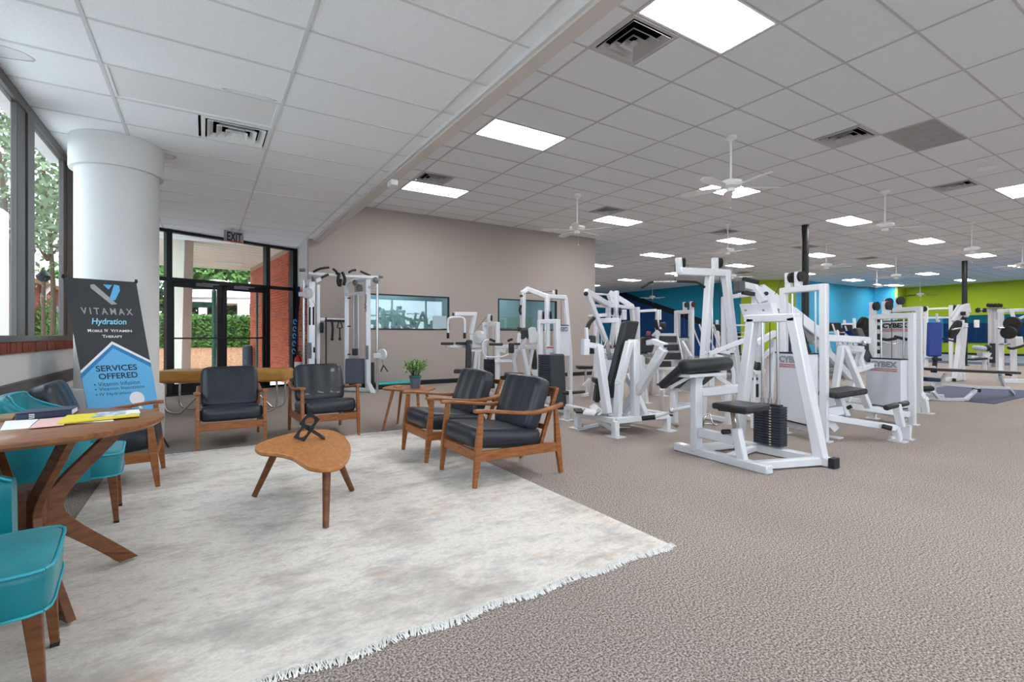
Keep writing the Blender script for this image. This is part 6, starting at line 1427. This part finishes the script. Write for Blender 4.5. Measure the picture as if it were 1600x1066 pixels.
m.slab((1526, 610, 8.82), RT*.09, FW*.08, UP*.06, 'rubber_sleeve', RUBBER); m.t([(1458, 612, 8.6), (1466, 622, 8.6)], .06, .05, 'brace', SILV2); m.t([(1458, 600, 8.9), (1459, 612, 8.8)], .05, .05, 'brace', SILV2)
m.slab((1459, 581, 8.7), RT*.04, FW*.1, UP*.03, 'bracket', RUBBER); m.slab((1576, 586, 9.15), RT*.04, FW*.1, UP*.03, 'bracket', RUBBER)
m.roll((1442, 608, 8.7), (1456, 607, 8.8), .05, 'foot_pad', RUBBER)
mb = MB(); mb.box(11.2, 14.4, 2.62, 4.1, .0, .012); 
o = mb.build('rubber_mat', MATB); tag(o, 'slate blue rubber mat lying under and beyond the flat bench', 'mat')
m = MC('plate_press', 'white plate loaded machine with one tilted dark disc in front of the right black column', 'gym machine', (1498, 596, 12.2)); D_ = 12.2
m.t([(1502, 500, D_), (1499, 540, D_), (1494, 576, D_), (1492, None, D_, .03)], .11, .11, 'leg'); m.t([(1508, 505, D_+.1), (1503, 560, D_+.1), (1503, None, D_+.1, .03)], .10, .10, 'leg'); m.t([(1480, None, D_, .05), (1507, None, D_+.2, .05)], .08, .1, 'base_beam'); m.slab((1491, 594, D_-.05), RT*.05, FW*.05, UP*.08, 'end_cap', RUBBER)
m.t([(1491, 503, D_), (1507, 478, D_)], .12, .12, 'lever_arm'); m.t([(1487, 497, D_+.2), (1500, 477, D_+.2)], .08, .08, 'lever_arm'); m.poly([(1508, 476, D_), (1515, 474, D_), (1518, 488, D_), (1510, 489, D_)], FW*.1, 'head_plate', WHITE); m.t([(1506, 489, D_), (1512, 494, D_)], .1, .1, 'head_block'); m.roll((1505, 487, D_-.15), (1505, 493, D_-.15), .05, 'pivot', RUBBER)
m.disc((1492, 515, D_-.2), .235, FW*.8-RT*.45+UP*.35, .07); m.roll((1488, 515, D_-.35), (1512, 511, D_-.1), .02, 'bar_end', CHROME)
m = MC('leg_press_rack', 'white plate loaded frame with stacked dark discs at the right edge', 'gym machine', (1580, 600, 12.0)); D_ = 12.0
m.t([(1564.5, 486, D_+.3), (1564.5, None, D_, .03)], .09, .09, 'upright'); m.t([(1583, 500, D_), (1584, None, D_, .03)], .09, .11, 'upright'); m.t([(1560, 486, D_), (1620, 484, D_)], .09, .09, 'top_beam'); m.t([(1580, 484, D_-.1), (1588, 513, D_-.2)], .07, .07, 'lever_arm'); m.t([(1588, 500, D_), (1604, 493, D_)], .05, .05, 'brace')
m.disc((1582, 506, D_-.2), .17, RT*.9+FW*.25, .08); m.disc((1576, 520, D_-.3), .15, RT*.9+FW*.25, .08); m.roll((1560, 513, D_-.3), (1590, 513, D_-.2), .025, 'bar', CHROME); m.roll((1561, 538, D_-.3), (1578, 538, D_-.3), .022, 'bar', CHROME)
m.r([(1575, 543, D_-.4), (1582, 545, D_-.4), (1606, 538, D_-.4)], .03, 'handle_grip', RUBBER, 8, 2); m.poly([(1586, 528, D_-.2), (1598, 526, D_-.2), (1600, 540, D_-.2), (1588, 542, D_-.2)], FW*.2, 'carriage', WHITE)
m.t([(1568, None, D_-.2, .05), (1620, None, D_-.3, .05)], .08, .1, 'base_beam'); m.t([(1558, 500, D_+.5), (1558, None, D_+.5, .02)], .05, .05, 'upright')
for k, px_ in enumerate((1568, 1574, 1580)): m.roll((px_, 484, D_+.2), (px_+3.5, 484, D_+.2), .035, 'knob', RUBBER)
m = MC('cable_station', 'grey cable column topped with small black dumbbells near the lime wall', 'gym machine', (1553, 575, 17.5)); D_ = 17.5
for px_ in (1547, 1552, 1557): m.t([(px_, 481, D_), (px_, None, D_, .02)], .085, .1, 'column', mat('light_grey_metal', 'c6c4c6', .5) if 'light_grey_metal' not in MATS else MATS['light_grey_metal'])
for px_ in (1533, 1541): m.cable([(px_, 485, D_), (px_, 545, D_)])
m.slab((1555, 552, D_-.1), RT*.25, FW*.2, UP*.7, 'weight_stack', STACK); m.t([(1528, 484, D_), (1548, 484, D_)], .03, .03, 'arm'); m.disc((1528, 485, D_), .09, FW, .04); m.disc((1538, 485, D_), .08, FW, .04)
m.t([(1520, 558, D_-1), (1552, 560, D_)], .08, .08, 'base_beam')
for k, px_ in enumerate((1546, 1550.5, 1557, 1562)):
    t = MC('dumbbell', ['small black dumbbell, leftmost on top of the grey cable column', 'small black dumbbell, second from left on top of the grey cable column', 'small black dumbbell, third from left on top of the grey cable column', 'small black dumbbell, rightmost on top of the grey cable column'][k], 'dumbbell', (px_, 477, D_), 'dumbbells on the cable column'); t.o.location.z = P(px_, 479, D_).z
    t.r([(px_-2, 477, D_), (px_+2, 478, D_)], .02, 'bar', CHROME, 8, 1); t.roll((px_-2.4, 477, D_), (px_-1.2, 477, D_), .07, 'head', RUBBER); t.roll((px_+1.2, 477.6, D_), (px_+2.4, 477.6, D_), .07, 'head', RUBBER)
mb = MB(); q = P(1553, 481, D_); mb.cbox((q.x, q.y, q.z-.02), .5, .3, .03, -YAW); o = mb.build('top_shelf', SLATE); tag(o, 'small shelf on top of the grey cable column', 'shelf')
m = MC('power_rack', 'white power rack bars in front of the lime wall behind the blue pad', 'rack', (1468, 570, 16)); D_ = 16
for px_, yt in ((1447, 479), (1486, 477)): m.t([(px_, yt, D_), (px_, None, D_, .02)], .09, .10, 'upright')
m.t([(1447, 483, D_), (1486, 481.5, D_)], .05, .06, 'cross_bar', FIX); m.t([(1441, 497, D_), (1492, 496, D_)], .05, .06, 'cross_bar'); m.roll((1441, 483, D_), (1446, 483, D_), .09, 'plate_end', RUBBER); m.roll((1488, 481, D_), (1492, 482, D_), .10, 'plate_end', RUBBER); m.t([(1440, 491, D_), (1447, 491, D_)], .05, .05, 'peg')
m = MC('low_row', 'low machine with grey oval seat before the cable column', 'gym machine', (1532, 570, 15.5)); D_ = 15.5
m.pad((1524, 543, D_), (1537, 545, D_), FW*.3, UP*.14, 'seat_pad', mat('pale_blue_pad', 'b9c3d4', .6), .06); m.poly([(1534, 549, D_), (1550, 552, D_), (1545, 560, D_), (1537, 558, D_)], FW*.2, 'housing', WHITE); m.pad((1515, 562, D_), (1537, 560, D_), FW*.3, UP*.06, 'bench_pad'); m.t([(1538, 556, D_), (1538, None, D_, .02)], .1, .1, 'post'); m.roll((1540, 543, D_), (1546, 545, D_), .10, 'roller')
m.pad((1526, 500, D_+1), (1526, 512, D_+1), RT*.16, FW*.05, 'head', PAPER)

# ---- 17. far clutter: distant cardio machines and racks, each its own thing
def cardio(px, d, hgt, lab, seed):
    m = MC('elliptical_trainer', lab, 'cardio machine', (px, 560, d), 'distant cardio machines'); k = FPX/d
    c = P(px, 500, d); c.z = 0
    def w(dx, z, dd=0): return c+RT*dx+FW*dd+UP*z
    m.t([w(-.5, .06), w(.6, .06)], .12, .08, 'base_beam', SLATE); m.t([w(.3, .1), w(.15, 1.3)], .09, .09, 'mast', WHITE)
    m.slab(w(.12, 1.38), RT*.28, FW*.08, UP*.22, 'console', RUBBER, .02); m.slab(w(.38, .38), RT*.45, FW*.25, UP*.45, 'housing', SLATE, .06)
    m.r([w(.2, .6, -.2), w(0, 1.1, -.25), w(-.12, 1.45, -.25)], .02, 'handle_bar', WHITE); m.r([w(.2, .6, .2), w(0, 1.1, .25), w(-.12, 1.45, .25)], .02, 'handle_bar', WHITE)
    m.t([w(-.45, .2, -.2), w(.3, .35, -.2)], .06, .05, 'pedal_arm', SLATE); m.t([w(-.45, .35, .2), w(.3, .3, .2)], .06, .05, 'pedal_arm', SLATE)
CL = ['distant cardio machine right of the white upright tower, left edge of row', 'distant cardio machine beneath the lat tower beam', 'distant cardio machine between lat tower legs', 'distant cardio machine before the cyan wall, beside the black column', 'distant cardio machine before the cyan wall, further right', 'distant cardio machine left of the blue head pad']
for k, (px, d) in enumerate(((1094, 13.5), (1113, 15), (1128, 13), (1283, 14.5), (1298, 13), (1318, 15.5))): cardio(px, d, 1.5, CL[k], k)
def rack(px, d, lab, n=3):
    m = MC('free_weight_rack', lab, 'rack', (px, 560, d), 'distant free weight racks'); c = P(px, 500, d); c.z = 0
    def w(dx, z, dd=0): return c+RT*dx+FW*dd+UP*z
    for s_ in (-.6, .6): m.t([w(s_, 0), w(s_*.95, 1.75, .1)], .08, .08, 'upright'); m.t([w(s_, .05, -.5), w(s_, .05, .5)], .08, .08, 'base_beam')
    m.t([w(-.6, 1.55, .1), w(.6, 1.55, .1)], .06, .06, 'cross_bar'); m.t([w(-.6, 1.1, .1), w(.6, 1.1, .1)], .05, .05, 'cross_bar')
    m.r([w(-1.0, 1.25, -.1), w(1.0, 1.25, -.1)], .016, 'bar', CHROME, 8, 1)
    for s_ in (-.85, .85): m.disc(w(s_, 1.25, -.1), .2, RT, .06)
    m.pad(w(0, .45, -.7), w(0, .45, .2), RT*.28, UP*.06, 'bench_pad', NAVYF if n == 3 else BLACKV); m.t([w(0, .42, -.5), w(0, .03, -.5)], .06, .06, 'leg')
rack(1312, 17, 'distant white rack before the cyan wall, nearer the black column'); rack(1345, 19, 'distant white rack before the cyan wall, toward its right end', 2); rack(1145, 19, 'distant white rack before the lime corner wall', 2)
